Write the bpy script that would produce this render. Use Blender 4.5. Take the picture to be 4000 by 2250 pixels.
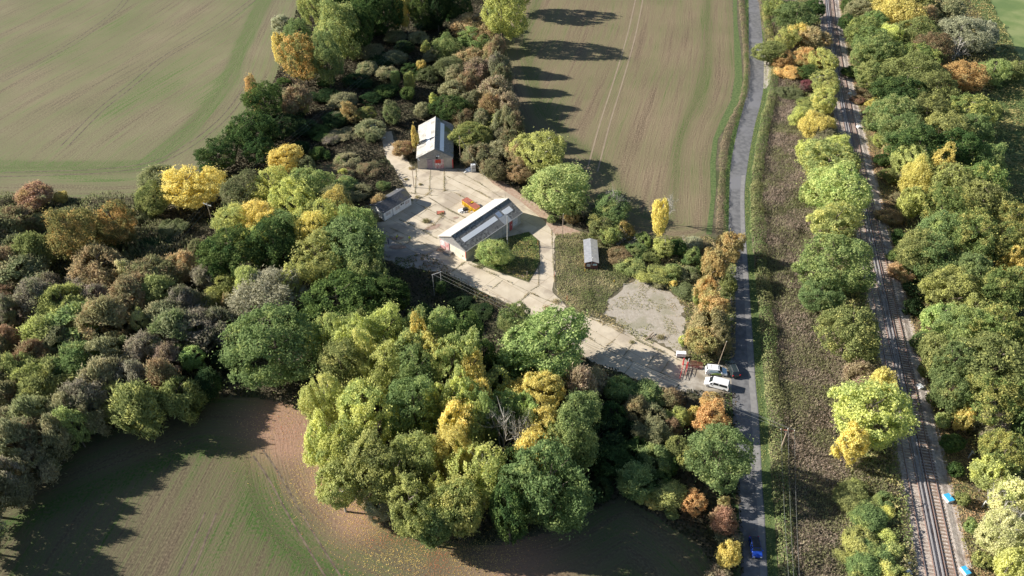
import bpy, bmesh, math, random
import numpy as np
from mathutils import Vector, Matrix
R = math.radians
# ------------------------------------------------------------------ camera, world, sun, exposure
for o in list(bpy.data.objects): bpy.data.objects.remove(o)
SC = bpy.context.scene; COL = SC.collection
CAMH = 118.0; PITCH = R(40.5); FPX = 3044.0
cam = bpy.data.cameras.new("camera"); co = bpy.data.objects.new("camera", cam); COL.objects.link(co)
cam.sensor_width = 36; cam.lens = FPX/4000*36; cam.clip_end = 6000; cam.clip_start = 1
co.location = (0, 0, CAMH); co.rotation_euler = (R(90)-PITCH, 0, 0); SC.camera = co
SUN_EL = R(28.5); SUN_AZ = R(172)          # direction towards the sun, measured from +X
W = bpy.data.worlds.new("World"); SC.world = W; W.use_nodes = True
nt = W.node_tree; sky = nt.nodes.new("ShaderNodeTexSky"); sky.sky_type = 'NISHITA'; sky.sun_disc = False
sky.sun_elevation = SUN_EL; sky.sun_rotation = R(90)-SUN_AZ; sky.dust_density = 0.6
nt.links.new(sky.outputs[0], nt.nodes["Background"].inputs[0]); nt.nodes["Background"].inputs[1].default_value = 0.062
sl = bpy.data.lights.new("sun", 'SUN'); sl.energy = 5.0; sl.angle = R(0.5); sl.color = (1, .935, .83)
so = bpy.data.objects.new("sun", sl); COL.objects.link(so)
sd = Vector((math.cos(SUN_AZ)*math.cos(SUN_EL), math.sin(SUN_AZ)*math.cos(SUN_EL), math.sin(SUN_EL)))
so.rotation_euler = sd.to_track_quat('Z', 'Y').to_euler(); so.location = (0, 0, 200)
vs = SC.view_settings; vs.view_transform = 'Standard'; vs.look = 'None'; vs.gamma = 1; vs.exposure = 1.08
SC.render.engine = 'CYCLES'; SC.cycles.max_bounces = 5; SC.cycles.diffuse_bounces = 3; SC.cycles.transparent_max_bounces = 6
# ------------------------------------------------------------------ survey helpers: photo measurements -> ground plan in metres
cT, sT = math.cos(PITCH), math.sin(PITCH)
def at(px, py, z=0.0):
    u = (px-2000)/FPX; v = (py-1125)/FPX
    k = (z-CAMH)/(-sT-v*cT)
    return Vector((u*k, (cT-v*sT)*k, z))
def scale(px, py, z=0.0):
    v = (py-1125)/FPX
    return FPX*(-sT-v*cT)/(z-CAMH)
Q = 4000/2576
def A(x, y, z=0.0): return at(x*Q, y*Q, z)
def AP(pts, z=0.0): return [A(x, y, z) for x, y in pts]
RC = (6.79982655e-07, -3.11534556e-04, 2.67904303e-01, 55.5423186)
def railx(y): return RC[0]*y**3+RC[1]*y*y+RC[2]*y+RC[3]
def rail_pt(y, off, z=0.0):                 # off metres to the left of the rightmost rail
    sl_ = 3*RC[0]*y*y+2*RC[1]*y+RC[2]; n = Vector((-1, sl_, 0)).normalized()
    return Vector((railx(y), y, z))+n*off
# ------------------------------------------------------------------ materials
def lin(c):
    return tuple((x/255/12.92) if x/255 <= .04045 else ((x/255+.055)/1.055)**2.4 for x in c)
K = 1/.70
def alb(r, g, b):
    c = [x*K for x in lin((r, g, b))]; g_ = .3*c[0]+.6*c[1]+.1*c[2]
    return tuple(min(.8, x*.80+g_*.20) for x in c)
def N(nt, typ, **kw):
    n = nt.nodes.new(typ)
    for k, v in kw.items():
        if hasattr(n, k): setattr(n, k, v)
        else: n.inputs[k.replace('_', ' ')].default_value = v
    return n
MATS = {}
def mat(name, c1, c2=None, scale=2.0, rough=.85, metal=0, detail=5, lo=.4, hi=.6, stretch=None, bump=0, bscale=None, c3=None, s3=.3, spec=.3):
    """noise-mottled principled material"""
    if name in MATS: return MATS[name]
    m = bpy.data.materials.new(name); m.use_nodes = True; nt = m.node_tree; b = nt.nodes["Principled BSDF"]
    b.inputs["Roughness"].default_value = rough; b.inputs["Metallic"].default_value = metal
    b.inputs["Specular IOR Level"].default_value = spec
    if c2 is None: b.inputs["Base Color"].default_value = (*c1, 1)
    else:
        g = nt.nodes.new("ShaderNodeNewGeometry"); mp = nt.nodes.new("ShaderNodeMapping")
        if stretch: mp.inputs["Scale"].default_value = stretch
        tc = nt.nodes.new("ShaderNodeTexCoord"); nt.links.new(tc.outputs["Object"], mp.inputs[0])
        def noise(s, d=detail):
            n = nt.nodes.new("ShaderNodeTexNoise"); n.inputs["Scale"].default_value = s; n.inputs["Detail"].default_value = d
            nt.links.new(mp.outputs[0], n.inputs[0]); return n
        def mix(a, bb, n, l, h):
            r = nt.nodes.new("ShaderNodeMapRange"); r.inputs[1].default_value = l; r.inputs[2].default_value = h
            nt.links.new(n.outputs[0], r.inputs[0])
            x = nt.nodes.new("ShaderNodeMix"); x.data_type = 'RGBA'; nt.links.new(r.outputs[0], x.inputs[0])
            for sock, val in ((x.inputs[6], a), (x.inputs[7], bb)):
                if isinstance(val, tuple): sock.default_value = (*val, 1)
                else: nt.links.new(val, sock)
            return x.outputs[2]
        out = mix(c1, c2, noise(scale), lo, hi)
        if c3: out = mix(out, c3, noise(s3), .52, .62)
        nt.links.new(out, b.inputs["Base Color"])
        if bump:
            nb = noise(bscale or scale*4); bp = nt.nodes.new("ShaderNodeBump"); bp.inputs["Distance"].default_value = bump
            nt.links.new(nb.outputs[0], bp.inputs["Height"]); nt.links.new(bp.outputs[0], b.inputs["Normal"])
    MATS[name] = m; return m

def leaf_material(name="leaves", ns=.35):
    m = bpy.data.materials.new(name); m.use_nodes = True; nt = m.node_tree; L = nt.links
    for n in list(nt.nodes): nt.nodes.remove(n)
    out = nt.nodes.new("ShaderNodeOutputMaterial")
    oi = nt.nodes.new("ShaderNodeObjectInfo")
    t2 = nt.nodes.new("ShaderNodeAttribute"); t2.attribute_type = 'OBJECT'; t2.attribute_name = 'tint'
    mx = nt.nodes.new("ShaderNodeAttribute"); mx.attribute_type = 'OBJECT'; mx.attribute_name = 'tint_share'
    rn = nt.nodes.new("ShaderNodeAttribute"); rn.attribute_type = 'GEOMETRY'; rn.attribute_name = 'rnd'
    geo = nt.nodes.new("ShaderNodeNewGeometry")
    no = nt.nodes.new("ShaderNodeTexNoise"); no.inputs["Scale"].default_value = ns; no.inputs["Detail"].default_value = 3
    L.new(geo.outputs["Position"], no.inputs[0])
    # factor = clamp((noise + 0.22*(rnd-.5) - (0.75-0.5*share)) * 7)
    a = nt.nodes.new("ShaderNodeMath"); a.operation = 'MULTIPLY_ADD'; L.new(rn.outputs["Fac"], a.inputs[0]); a.inputs[1].default_value = .25; L.new(no.outputs[0], a.inputs[2])
    b = nt.nodes.new("ShaderNodeMath"); b.operation = 'MULTIPLY_ADD'; L.new(mx.outputs["Fac"], b.inputs[0]); b.inputs[1].default_value = .5; b.inputs[2].default_value = -.875
    c = nt.nodes.new("ShaderNodeMath"); c.operation = 'ADD'; L.new(a.outputs[0], c.inputs[0]); L.new(b.outputs[0], c.inputs[1])
    d = nt.nodes.new("ShaderNodeMath"); d.operation = 'MULTIPLY_ADD'; d.use_clamp = True; L.new(c.outputs[0], d.inputs[0]); d.inputs[1].default_value = 6; d.inputs[2].default_value = .5
    x = nt.nodes.new("ShaderNodeMix"); x.data_type = 'RGBA'; L.new(d.outputs[0], x.inputs[0]); L.new(oi.outputs["Color"], x.inputs[6]); L.new(t2.outputs["Color"], x.inputs[7])
    hs = nt.nodes.new("ShaderNodeHueSaturation"); L.new(x.outputs[2], hs.inputs["Color"])
    v = nt.nodes.new("ShaderNodeMapRange"); v.inputs[3].default_value = .62; v.inputs[4].default_value = 1.38; L.new(rn.outputs["Fac"], v.inputs[0]); L.new(v.outputs[0], hs.inputs["Value"])
    n2 = nt.nodes.new("ShaderNodeTexNoise"); n2.inputs["Scale"].default_value = 1.3; L.new(geo.outputs["Position"], n2.inputs[0])
    h2 = nt.nodes.new("ShaderNodeMapRange"); h2.inputs[3].default_value = .49; h2.inputs[4].default_value = .51; L.new(n2.outputs[0], h2.inputs[0]); L.new(h2.outputs[0], hs.inputs["Hue"])
    df = nt.nodes.new("ShaderNodeBsdfDiffuse"); tr = nt.nodes.new("ShaderNodeBsdfTranslucent")
    L.new(hs.outputs[0], df.inputs[0]); L.new(hs.outputs[0], tr.inputs[0])
    ms = nt.nodes.new("ShaderNodeMixShader"); ms.inputs[0].default_value = .46; L.new(df.outputs[0], ms.inputs[1]); L.new(tr.outputs[0], ms.inputs[2])
    L.new(ms.outputs[0], out.inputs[0]); return m
LEAF = leaf_material(); LEAFB = leaf_material("ground_leaves", .12)
BARK = mat("bark", (.10, .08, .06), (.2, .17, .14), 3); PALEBARK = mat("pale_bark", (.27, .25, .22), (.42, .40, .36), 3)
# ------------------------------------------------------------------ mesh helpers
def tag(o, label=None, cat=None, group=None, kind=None):
    if label: o['label'] = label
    if cat: o['category'] = cat
    if group: o['group'] = group
    if kind: o['kind'] = kind
    return o
def empty(name, loc=(0, 0, 0), rz=0, label=None, cat=None, group=None):
    o = bpy.data.objects.new(name, None); COL.objects.link(o); o.location = loc; o.rotation_euler = (0, 0, rz); o.empty_display_size = .3
    return tag(o, label, cat, group)
class MB:
    def __init__(s): s.v = []; s.f = []; s.m = []
    def add(s, vs, fs, mi=0):
        k = len(s.v); s.v += [tuple(v) for v in vs]; s.f += [tuple(i+k for i in f) for f in fs]; s.m += [mi]*len(fs)
    def box(s, x0, x1, y0, y1, z0, z1, mi=0, M=None):
        vs = [Vector((x, y, z)) for z in (z0, z1) for x, y in ((x0, y0), (x1, y0), (x1, y1), (x0, y1))]
        if M: vs = [M @ v for v in vs]
        s.add(vs, [(3, 2, 1, 0), (4, 5, 6, 7), (0, 1, 5, 4), (1, 2, 6, 5), (2, 3, 7, 6), (3, 0, 4, 7)], mi)
    def quad(s, a, b, c, d, mi=0): s.add([a, b, c, d], [(0, 1, 2, 3)], mi)
    def slab(s, a, b, c, d, t, mi=0):       # quad thickened downwards along its normal
        a, b, c, d = map(Vector, (a, b, c, d)); n = (b-a).cross(d-a).normalized()*t
        s.add([a-n, b-n, c-n, d-n, a, b, c, d], [(3, 2, 1, 0), (4, 5, 6, 7), (0, 1, 5, 4), (1, 2, 6, 5), (2, 3, 7, 6), (3, 0, 4, 7)], mi)
    def tube(s, pts, rad, n=6, mi=0, cap=True):
        pts = [Vector(p) for p in pts]
        if not hasattr(rad, '__len__'): rad = [rad]*len(pts)
        k = len(s.v); m = len(pts)
        for i, p in enumerate(pts):
            t = (pts[min(i+1, m-1)]-pts[max(i-1, 0)]).normalized()
            a = t.orthogonal().normalized() if abs(t.z) > .95 else Vector((0, 0, 1)).cross(t).normalized(); b = t.cross(a)
            for j in range(n):
                w = 2*math.pi*j/n; s.v.append(tuple(p+(a*math.cos(w)+b*math.sin(w))*rad[i]))
        for i in range(m-1):
            for j in range(n):
                j2 = (j+1) % n; s.f.append((k+i*n+j, k+i*n+j2, k+(i+1)*n+j2, k+(i+1)*n+j)); s.m.append(mi)
        if cap:
            s.f.append(tuple(k+j for j in range(n))[::-1]); s.m.append(mi)
            s.f.append(tuple(k+(m-1)*n+j for j in range(n))); s.m.append(mi)
    def build(s, name, mats, parent=None, smooth=False):
        me = bpy.data.meshes.new(name); me.from_pydata(s.v, [], s.f)
        for m in (mats if isinstance(mats, (list, tuple)) else [mats]): me.materials.append(m)
        me.polygons.foreach_set('material_index', s.m)
        if smooth: me.polygons.foreach_set('use_smooth', [True]*len(s.f))
        me.update(); o = bpy.data.objects.new(name, me); COL.objects.link(o)
        if parent: o.parent = parent
        return o
def np_mesh(name, verts, quads, mat_, rnd=None):
    me = bpy.data.meshes.new(name); nv, nf = len(verts), len(quads)
    me.vertices.add(nv); me.vertices.foreach_set('co', np.ascontiguousarray(verts, dtype=np.float32).ravel())
    me.loops.add(nf*4); me.loops.foreach_set('vertex_index', np.ascontiguousarray(quads, dtype=np.int32).ravel())
    me.polygons.add(nf); me.polygons.foreach_set('loop_start', np.arange(0, nf*4, 4, dtype=np.int32))
    if mat_: me.materials.append(mat_)
    if rnd is not None:
        at_ = me.attributes.new('rnd', 'FLOAT', 'FACE'); at_.data.foreach_set('value', rnd.astype(np.float32))
    me.update(calc_edges=True); me.validate(); return me
def sheet(name, pts, z, m, label=None):
    bm = bmesh.new(); vs = [bm.verts.new((p[0], p[1], z)) for p in pts]
    f = bm.faces.new(vs); bmesh.ops.triangulate(bm, faces=[f])
    bmesh.ops.recalc_face_normals(bm, faces=bm.faces)
    if sum(f.normal.z for f in bm.faces) < 0: bmesh.ops.reverse_faces(bm, faces=bm.faces)
    me = bpy.data.meshes.new(name); bm.to_mesh(me); bm.free(); me.materials.append(m)
    o = bpy.data.objects.new(name, me); COL.objects.link(o); o['kind'] = 'structure'
    if label: o['label'] = label
    return o
def rough_poly(pts, amp=.25, step=1.0, seed=0):
    rng = random.Random(seed); out = []; n = len(pts)
    for i in range(n):
        p, q = Vector(pts[i][:2]), Vector(pts[(i+1) % n][:2]); m = max(1, int((q-p).length/step)); w = 0
        for k in range(m):
            w = w*.6+rng.gauss(0, amp); t = (q-p).normalized(); c = p.lerp(q, k/m)
            out.append(Vector((c.x-t.y*w, c.y+t.x*w, 0)))
    return out
def smooth_line(pts, n=6):
    """Catmull-Rom resampling"""
    P = [Vector(p) for p in pts]; P = [P[0]*2-P[1]]+P+[P[-1]*2-P[-2]]; out = []
    for i in range(1, len(P)-2):
        for k in range(n):
            t = k/n; a, b, c, d = P[i-1:i+3]
            out.append(.5*((2*b)+(c-a)*t+(2*a-5*b+4*c-d)*t*t+(3*b-a-3*c+d)*t**3))
    out.append(P[-2]); return out
def strip(name, line, widths, z, m, kind='structure'):
    line = [Vector(p) for p in line]; mb = MB(); L, Rr = [], []
    for i, p in enumerate(line):
        t = (line[min(i+1, len(line)-1)]-line[max(i-1, 0)]); n = Vector((-t.y, t.x, 0)).normalized()
        w = widths if not hasattr(widths, '__len__') else widths[i]
        L.append((p.x+n.x*w/2, p.y+n.y*w/2, z)); Rr.append((p.x-n.x*w/2, p.y-n.y*w/2, z))
    for i in range(len(line)-1): mb.quad(Rr[i], Rr[i+1], L[i+1], L[i])
    o = mb.build(name, m); o['kind'] = kind; return o
def inside(xy, poly):
    x, y = xy[:, 0], xy[:, 1]; r = np.zeros(len(xy), bool); n = len(poly)
    for i in range(n):
        x1, y1 = poly[i][0], poly[i][1]; x2, y2 = poly[i-1][0], poly[i-1][1]
        if y1 == y2: continue
        c = ((y1 > y) != (y2 > y)) & (x < (x2-x1)*(y-y1)/(y2-y1)+x1); r ^= c
    return r
VG = {}
def vnoise(xy, s, seed=0):
    if seed not in VG: VG[seed] = np.random.RandomState(seed).rand(256, 256)
    g = VG[seed]; p = xy/s+97.3; i = np.floor(p).astype(int); f = p-i; f = f*f*(3-2*f)
    a = g[i[:, 0] % 256, i[:, 1] % 256]; b = g[(i[:, 0]+1) % 256, i[:, 1] % 256]; c = g[i[:, 0] % 256, (i[:, 1]+1) % 256]; d = g[(i[:, 0]+1) % 256, (i[:, 1]+1) % 256]
    return (a*(1-f[:, 0])+b*f[:, 0])*(1-f[:, 1])+(c*(1-f[:, 0])+d*f[:, 0])*f[:, 1]
def leaf_quads(P, Nn, size, rng, aspect=.62, axis=None):
    n = len(P); Nn = Nn/np.maximum(np.linalg.norm(Nn, axis=1), 1e-6)[:, None]
    r = rng.randn(n, 3) if axis is None else axis+rng.randn(n, 3)*.25
    a = r-(r*Nn).sum(1)[:, None]*Nn; a /= np.maximum(np.linalg.norm(a, axis=1), 1e-6)[:, None]; b = np.cross(Nn, a)
    sz = (size*(.6+.8*rng.rand(n)))[:, None] if not hasattr(size, 'shape') else size[:, None]
    a = a*sz; b = b*sz*aspect
    V = np.stack([P-a*.9-b*.3, P+b*1.0-a*.15, P+a, P-b*.9+a*.1], 1).reshape(-1, 3)
    return V, np.arange(4*n).reshape(-1, 4)
# ------------------------------------------------------------------ the setting
def field_material(name, soil, soil2, green, gshare):
    m = bpy.data.materials.new(name); m.use_nodes = True; nt = m.node_tree; L = nt.links; b = nt.nodes["Principled BSDF"]; b.inputs["Roughness"].default_value = .95; b.inputs["Specular IOR Level"].default_value = .1
    def attr(n):
        a = nt.nodes.new("ShaderNodeAttribute"); a.attribute_name = n; return a.outputs["Fac"]
    row, along, gr, lit = attr('row'), attr('along'), attr('greenness'), attr('litter')
    tc = nt.nodes.new("ShaderNodeTexCoord")
    def comb(x, y, kx, ky):
        c = nt.nodes.new("ShaderNodeCombineXYZ")
        for i, (s_, k) in enumerate(((x, kx), (y, ky))):
            mm = nt.nodes.new("ShaderNodeMath"); mm.operation = 'MULTIPLY'; L.new(s_, mm.inputs[0]); mm.inputs[1].default_value = k; L.new(mm.outputs[0], c.inputs[i])
        return c.outputs[0]
    def noise(v, s_, d=3):
        n = nt.nodes.new("ShaderNodeTexNoise"); n.inputs["Scale"].default_value = s_; n.inputs["Detail"].default_value = d; L.new(v, n.inputs[0]); return n.outputs[0]
    def mr(x, a, c):
        r = nt.nodes.new("ShaderNodeMapRange"); r.inputs[1].default_value = a; r.inputs[2].default_value = c; L.new(x, r.inputs[0]); return r.outputs[0]
    def mix(f, a, c):
        x = nt.nodes.new("ShaderNodeMix"); x.data_type = 'RGBA'; L.new(f, x.inputs[0])
        for sk, v in ((x.inputs[6], a), (x.inputs[7], c)):
            if isinstance(v, tuple): sk.default_value = (*v, 1)
            else: L.new(v, sk)
        return x.outputs[2]
    def math_(op, a, c):
        mm = nt.nodes.new("ShaderNodeMath"); mm.operation = op
        for i, v in enumerate((a, c)):
            if isinstance(v, (int, float)): mm.inputs[i].default_value = v
            else: L.new(v, mm.inputs[i])
        return mm.outputs[0]
    rows = math_('ADD', math_('MULTIPLY', noise(comb(row, along, 1.9, .05), 1.0, 2), .5), math_('MULTIPLY', noise(comb(row, along, 1.0, .03), 1.0, 2), .5)); bands = noise(comb(row, along, .22, .012), 1.0, 3); fine = noise(tc.outputs["Object"], 2.2, 5); patch = noise(tc.outputs["Object"], .035, 4)
    base = mix(mr(math_('ADD', math_('MULTIPLY', rows, .6), math_('MULTIPLY', bands, .4)), .38, .61), tuple(v*.82 for v in soil), tuple(v*1.12 for v in soil2))
    base = mix(mr(fine, .45, .8), base, tuple(v*1.35 for v in soil2))
    g = math_('ADD', math_('MULTIPLY', bands, .9), math_('ADD', math_('MULTIPLY', patch, .7), math_('MULTIPLY', rows, .5)))
    g = math_('ADD', g, gr)
    base = mix(math_('MULTIPLY', math_('MULTIPLY', mr(g, 1.12-gshare, 1.62-gshare), mr(math_('ADD', rows, fine), .7, 1.2)), 1.15), base, green)
    base = mix(math_('MULTIPLY', math_('MULTIPLY', lit, mr(fine, -.3, .6)), .85), base, (.33, .20, .145))
    L.new(base, b.inputs["Base Color"])
    bp = nt.nodes.new("ShaderNodeBump"); bp.inputs["Distance"].default_value = .09; bp.inputs["Strength"].default_value = .8
    L.new(math_('ADD', noise(comb(row, along, 3.2, .15), 1.0, 2), fine), bp.inputs["Height"]); L.new(bp.outputs[0], b.inputs["Normal"]); return m
def poly_dist(xy, line):
    best = np.full(len(xy), 1e9); al = np.zeros(len(xy)); acc = 0
    for i in range(len(line)-1):
        a = np.array([line[i].x, line[i].y]); b = np.array([line[i+1].x, line[i+1].y]); d = b-a; L = np.linalg.norm(d)
        if L < 1e-6: continue
        t = np.clip(((xy-a)@d)/L**2, 0, 1); q = a+t[:, None]*d; dd = np.linalg.norm(xy-q, axis=1); m = dd < best
        best[m] = dd[m]; al[m] = acc+t[m]*L; acc += L
    return best, al
def field(name, label, poly, edge, head, dirv, cell, m, z=.015, green_arc=.25, wob=3.0, litter=None):
    P = np.array([[p.x, p.y] for p in poly]); x0, y0 = P.min(0); x1, y1 = P.max(0)
    nx, ny = int((x1-x0)/cell)+1, int((y1-y0)/cell)+1
    X, Y = np.meshgrid(np.linspace(x0, x1, nx+1), np.linspace(y0, y1, ny+1)); xy = np.stack([X.ravel(), Y.ravel()], 1)
    d, al = poly_dist(xy, edge); dv = np.array(dirv)/np.linalg.norm(dirv); nv = np.array([-dv[1], dv[0]])
    s = xy@nv; t = xy@dv; s = s+wob*np.sin(t/38+.7)+wob*.6*(vnoise(xy, 60, 3)-.5)*2
    hd = d < head; row = np.where(hd, d, s+500); along = np.where(hd, al, t)
    gr = green_arc*np.exp(-((d-head)/2.1)**2)*(.5+vnoise(xy, 18, 5))*1.4+.10*(d < 2.5)
    i = np.arange(nx*ny); r, c = i//nx, i % nx; k = r*(nx+1)+c; F = np.stack([k, k+1, k+nx+2, k+nx+1], 1)
    ctr = xy[F].mean(1); F = F[inside(ctr, P)]
    used = np.unique(F); rem = np.full(len(xy), -1); rem[used] = np.arange(len(used)); F = rem[F]
    zz = np.full(len(used), z); V = np.column_stack([xy[used], zz])
    me = np_mesh(name, V, F, m)
    lt = np.zeros(len(xy)) if litter is None else litter(xy)
    for nm, a in (('row', row), ('along', along), ('greenness', gr), ('litter', lt)):
        at_ = me.attributes.new(nm, 'FLOAT', 'POINT'); at_.data.foreach_set('value', a[used].astype(np.float32))
    o = bpy.data.objects.new(name, me); COL.objects.link(o); o['kind'] = 'structure'; o['label'] = label; return o
GROUND = mat("earth", (.075, .07, .042), (.13, .11, .07), .8, .95, detail=8, c3=(.06, .07, .03), s3=.1)
sheet("ground", [(-2500, -200, 0), (2500, -200, 0), (2500, 4000, 0), (-2500, 4000, 0)], 0, GROUND)
EL = [A(*p) for p in ((-900, 470), (-300, 490), (-60, 500), (100, 500), (230, 500), (340, 494), (420, 475), (490, 438), (545, 390), (600, 335), (650, 270), (690, 205), (715, 130), (740, 60), (775, -30), (800, -90))]
fl = field_material("drilled_stubble", (.125, .102, .070), (.212, .180, .118), (.085, .125, .042), .30)
field("field", "upper left field of thin green shoots in curving drill rows", EL+[Vector((-60, 700, 0)), Vector((-900, 700, 0)), Vector((-900, 150, 0))], smooth_line(EL, 4), 16, (.23, .97), 1.3, fl, green_arc=1.0, wob=4.5)
ER = [A(*p) for p in ((1842, -90), (1842, 0), (1848, 100), (1850, 190), (1838, 255), (1808, 320), (1792, 380), (1790, 460), (1792, 540), (1786, 596))]
EM = ER+[A(*p) for p in ((1700, 610), (1600, 600), (1520, 560), (1480, 505), (1462, 455), (1400, 400), (1340, 350), (1292, 280), (1262, 180), (1255, 100), (1290, 0), (1310, -90))]
fm = field_material("drilled_brown", (.132, .10, .068), (.215, .168, .11), (.085, .11, .04), .26)
field("field", "middle field with pale brown drill rows and twin wheel lines", EM, smooth_line(EM, 3), 10, (.237, .97), .8, fm, green_arc=.24, wob=1.5)
EB = [A(*p) for p in ((-700, 1700), (-500, 1350), (-150, 1250), (0, 1190), (250, 1090), (400, 1030), (520, 995), (640, 1000), (740, 1018), (785, 1060), (800, 1130), (840, 1225), (940, 1295), (1100, 1365), (1250, 1372), (1400, 1335), (1560, 1255), (1640, 1290), (1760, 1375), (1830, 1480), (1860, 1700))]
LP = np.array([[*A(715, 1040).xy, 9.0], [*A(760, 1090).xy, 8.0], [*A(830, 1215).xy, 5.0], [*A(1300, 1400).xy, 8.0], [*A(900, 1300).xy, 5.0]])
def litter_f(xy): return np.clip(sum(np.exp(-((xy[:, 0]-a)**2+(xy[:, 1]-b)**2)/r**2) for a, b, r in LP), 0, 1)
fb = field_material("drilled_green", (.09, .070, .050), (.15, .117, .080), (.05, .09, .024), .30)
field("field", "lower field with green shoots and curved tractor lines beside the wood", EB, smooth_line(EB, 4), 13, (.16, 1), .55, fb, green_arc=.30, wob=.8, litter=litter_f)
# tyre lines pressed into the soil
TRK = mat("pressed_soil", (.075, .058, .045), (.15, .118, .085), .8, .95); TRL = mat("pressed_pale_soil", (.215, .17, .12), (.25, .20, .14), .3, .95)
def offset_line(line, d):
    out = []
    for i, p in enumerate(line):
        t = line[min(i+1, len(line)-1)]-line[max(i-1, 0)]; n = Vector((-t.y, t.x, 0)).normalized(); out.append(p+n*d)
    return out
def tracks(pts, m, w=.42, gauge=1.9, z=.03):
    l = smooth_line([A(*p) for p in pts], 8)
    for s in (-1, 1): strip("tyre_track", offset_line(l, s*gauge/2), w, z, m)
tracks([(1612, -20), (1588, 90), (1555, 205), (1522, 310), (1490, 430)], TRL, .45, 3.0)
tracks([(162, 368), (250, 279), (330, 215), (418, 142), (550, 64), (650, -10)], TRK, .4, 2.2)
tracks([(0, 205), (110, 150), (200, 98), (290, 30), (330, -20)], TRK, .35, 2.2)
tracks([(0, 440), (120, 436), (260, 430), (380, 412), (470, 370), (560, 300), (620, 225)], TRK, .35, 2.2)
tracks([(650, 1140), (690, 1200), (740, 1290), (800, 1390), (850, 1470)], TRK, .32, 2.0)
tracks([(455, 1470), (490, 1390), (530, 1290)], TRK, .32, 2.0)
GRASS = mat("grass", (.06, .095, .03), (.11, .145, .05), 1.5, .9, bump=.1)
PAST = mat("pasture", (.12, .17, .055), (.19, .22, .09), .12, .95, detail=8, c3=(.10, .15, .05), s3=.04)
sheet("grass", AP([(2405, -95), (2440, 0), (2480, 60), (2530, 190), (2470, 260), (2490, 330), (2500, 420), (2530, 560), (2620, 640), (3100, 700), (3400, -95)]), .012, PAST, "green pasture beyond the wood on the right")
sheet("grass", AP([(1842, -90), (1852, -90), (1855, 60), (1864, 130), (1868, 200), (1862, 250), (1830, 310), (1806, 350), (1800, 410), (1802, 470), (1790, 590), (1776, 590), (1788, 500), (1786, 410), (1794, 350), (1812, 305), (1840, 250), (1849, 190), (1846, 100)]), .03, GRASS, "bright green strip between middle field and hedge")
# ---- lane
ASP = mat("asphalt", (.105, .105, .11), (.15, .15, .155), .8, .85, detail=8, bump=.02, c3=(.155, .155, .165), s3=.08)
ASP2 = mat("pale_asphalt", (.18, .175, .172), (.22, .215, .21), .9, .85, detail=6)
lane = [(-90, 2922, 2962), (20, 2924, 2967), (200, 2924, 2982), (330, 2921, 2982), (400, 2909, 2972), (500, 2882, 2946), (640, 2855, 2921), (750, 2849, 2909), (900, 2846, 2912), (1000, 2848, 2919), (1200, 2852, 2932), (1400, 2854, 2946), (1500, 2857, 2952), (1600, 2862, 2962), (1700, 2866, 2968), (1900, 2881, 2978), (2000, 2886, 2986), (2200, 2893, 2996), (2300, 2897, 3003), (2600, 2915, 3030)]
ll = smooth_line([at(l, y) for y, l, r in lane], 5); lr_ = smooth_line([at(r, y) for y, l, r in lane], 5)
sheet("road", ll+lr_[::-1], .045, ASP, "narrow grey lane running up the picture")
pr_ = [lr_[i]*.72+ll[i]*.28 for i in range(len(ll))]
sheet("road_edge_strip", [lr_[i]*.97+ll[i]*.03 for i in range(32, len(ll))]+pr_[32:][::-1], .062, ASP2, "paler relaid strip along the lane's right edge")
sheet("layby", [at(*p) for p in ((2978, 205), (2996, 225), (3012, 270), (3008, 320), (2990, 350), (2976, 340))], .03, mat("worn_concrete", (.42, .38, .33), (.34, .31, .27), .6), "pale worn lay-by beside the lane")
sheet("verge", lr_+[p+Vector((1.7, 0, 0)) for p in lr_[::-1]], .02, GRASS, "grass verge right of the lane")
sheet("verge", ll+[p-Vector((1.3, 0, 0)) for p in ll[::-1]], .02, GRASS, "grass verge left of the lane")
# ---- concrete yard and drive
CON = mat("yard_concrete", (.45, .385, .295), (.53, .465, .365), .35, .9, detail=9, lo=.35, hi=.65, bump=.02, c3=(.36, .305, .24), s3=.14)
CON2 = mat("darker_concrete", (.30, .27, .24), (.38, .345, .30), .5, .9, detail=9, c3=(.24, .215, .195), s3=.15)
def slab_tones(m, deg, w, h, k=.16):
    nt = m.node_tree; L = nt.links; bs = nt.nodes["Principled BSDF"]; src = bs.inputs["Base Color"].links[0].from_socket
    tc = nt.nodes.new("ShaderNodeTexCoord"); mp = nt.nodes.new("ShaderNodeMapping"); mp.inputs["Rotation"].default_value = (0, 0, R(deg)); L.new(tc.outputs["Object"], mp.inputs[0])
    br = nt.nodes.new("ShaderNodeTexBrick"); L.new(mp.outputs[0], br.inputs[0]); br.inputs["Scale"].default_value = 1; br.inputs["Brick Width"].default_value = w; br.inputs["Row Height"].default_value = h; br.inputs["Mortar Size"].default_value = .06
    br.inputs["Color1"].default_value = (1, 1, 1, 1); br.inputs["Color2"].default_value = (1-k, 1-k, 1-k*1.1, 1); br.inputs["Mortar"].default_value = (.68, .65, .58, 1)
    x = nt.nodes.new("ShaderNodeMix"); x.data_type = 'RGBA'; x.blend_type = 'MULTIPLY'; x.inputs[0].default_value = 1; L.new(src, x.inputs[6]); L.new(br.outputs[0], x.inputs[7]); L.new(x.outputs[2], bs.inputs["Base Color"])
yd = A(1450/Q+910/3.22/Q, 750/Q+480/3.22/Q)-A(1450/Q+500/3.22/Q, 750/Q+260/3.22/Q)
slab_tones(CON, -math.degrees(math.atan2(yd.y, yd.x)), 9.5, 4.4, .10)
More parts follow.
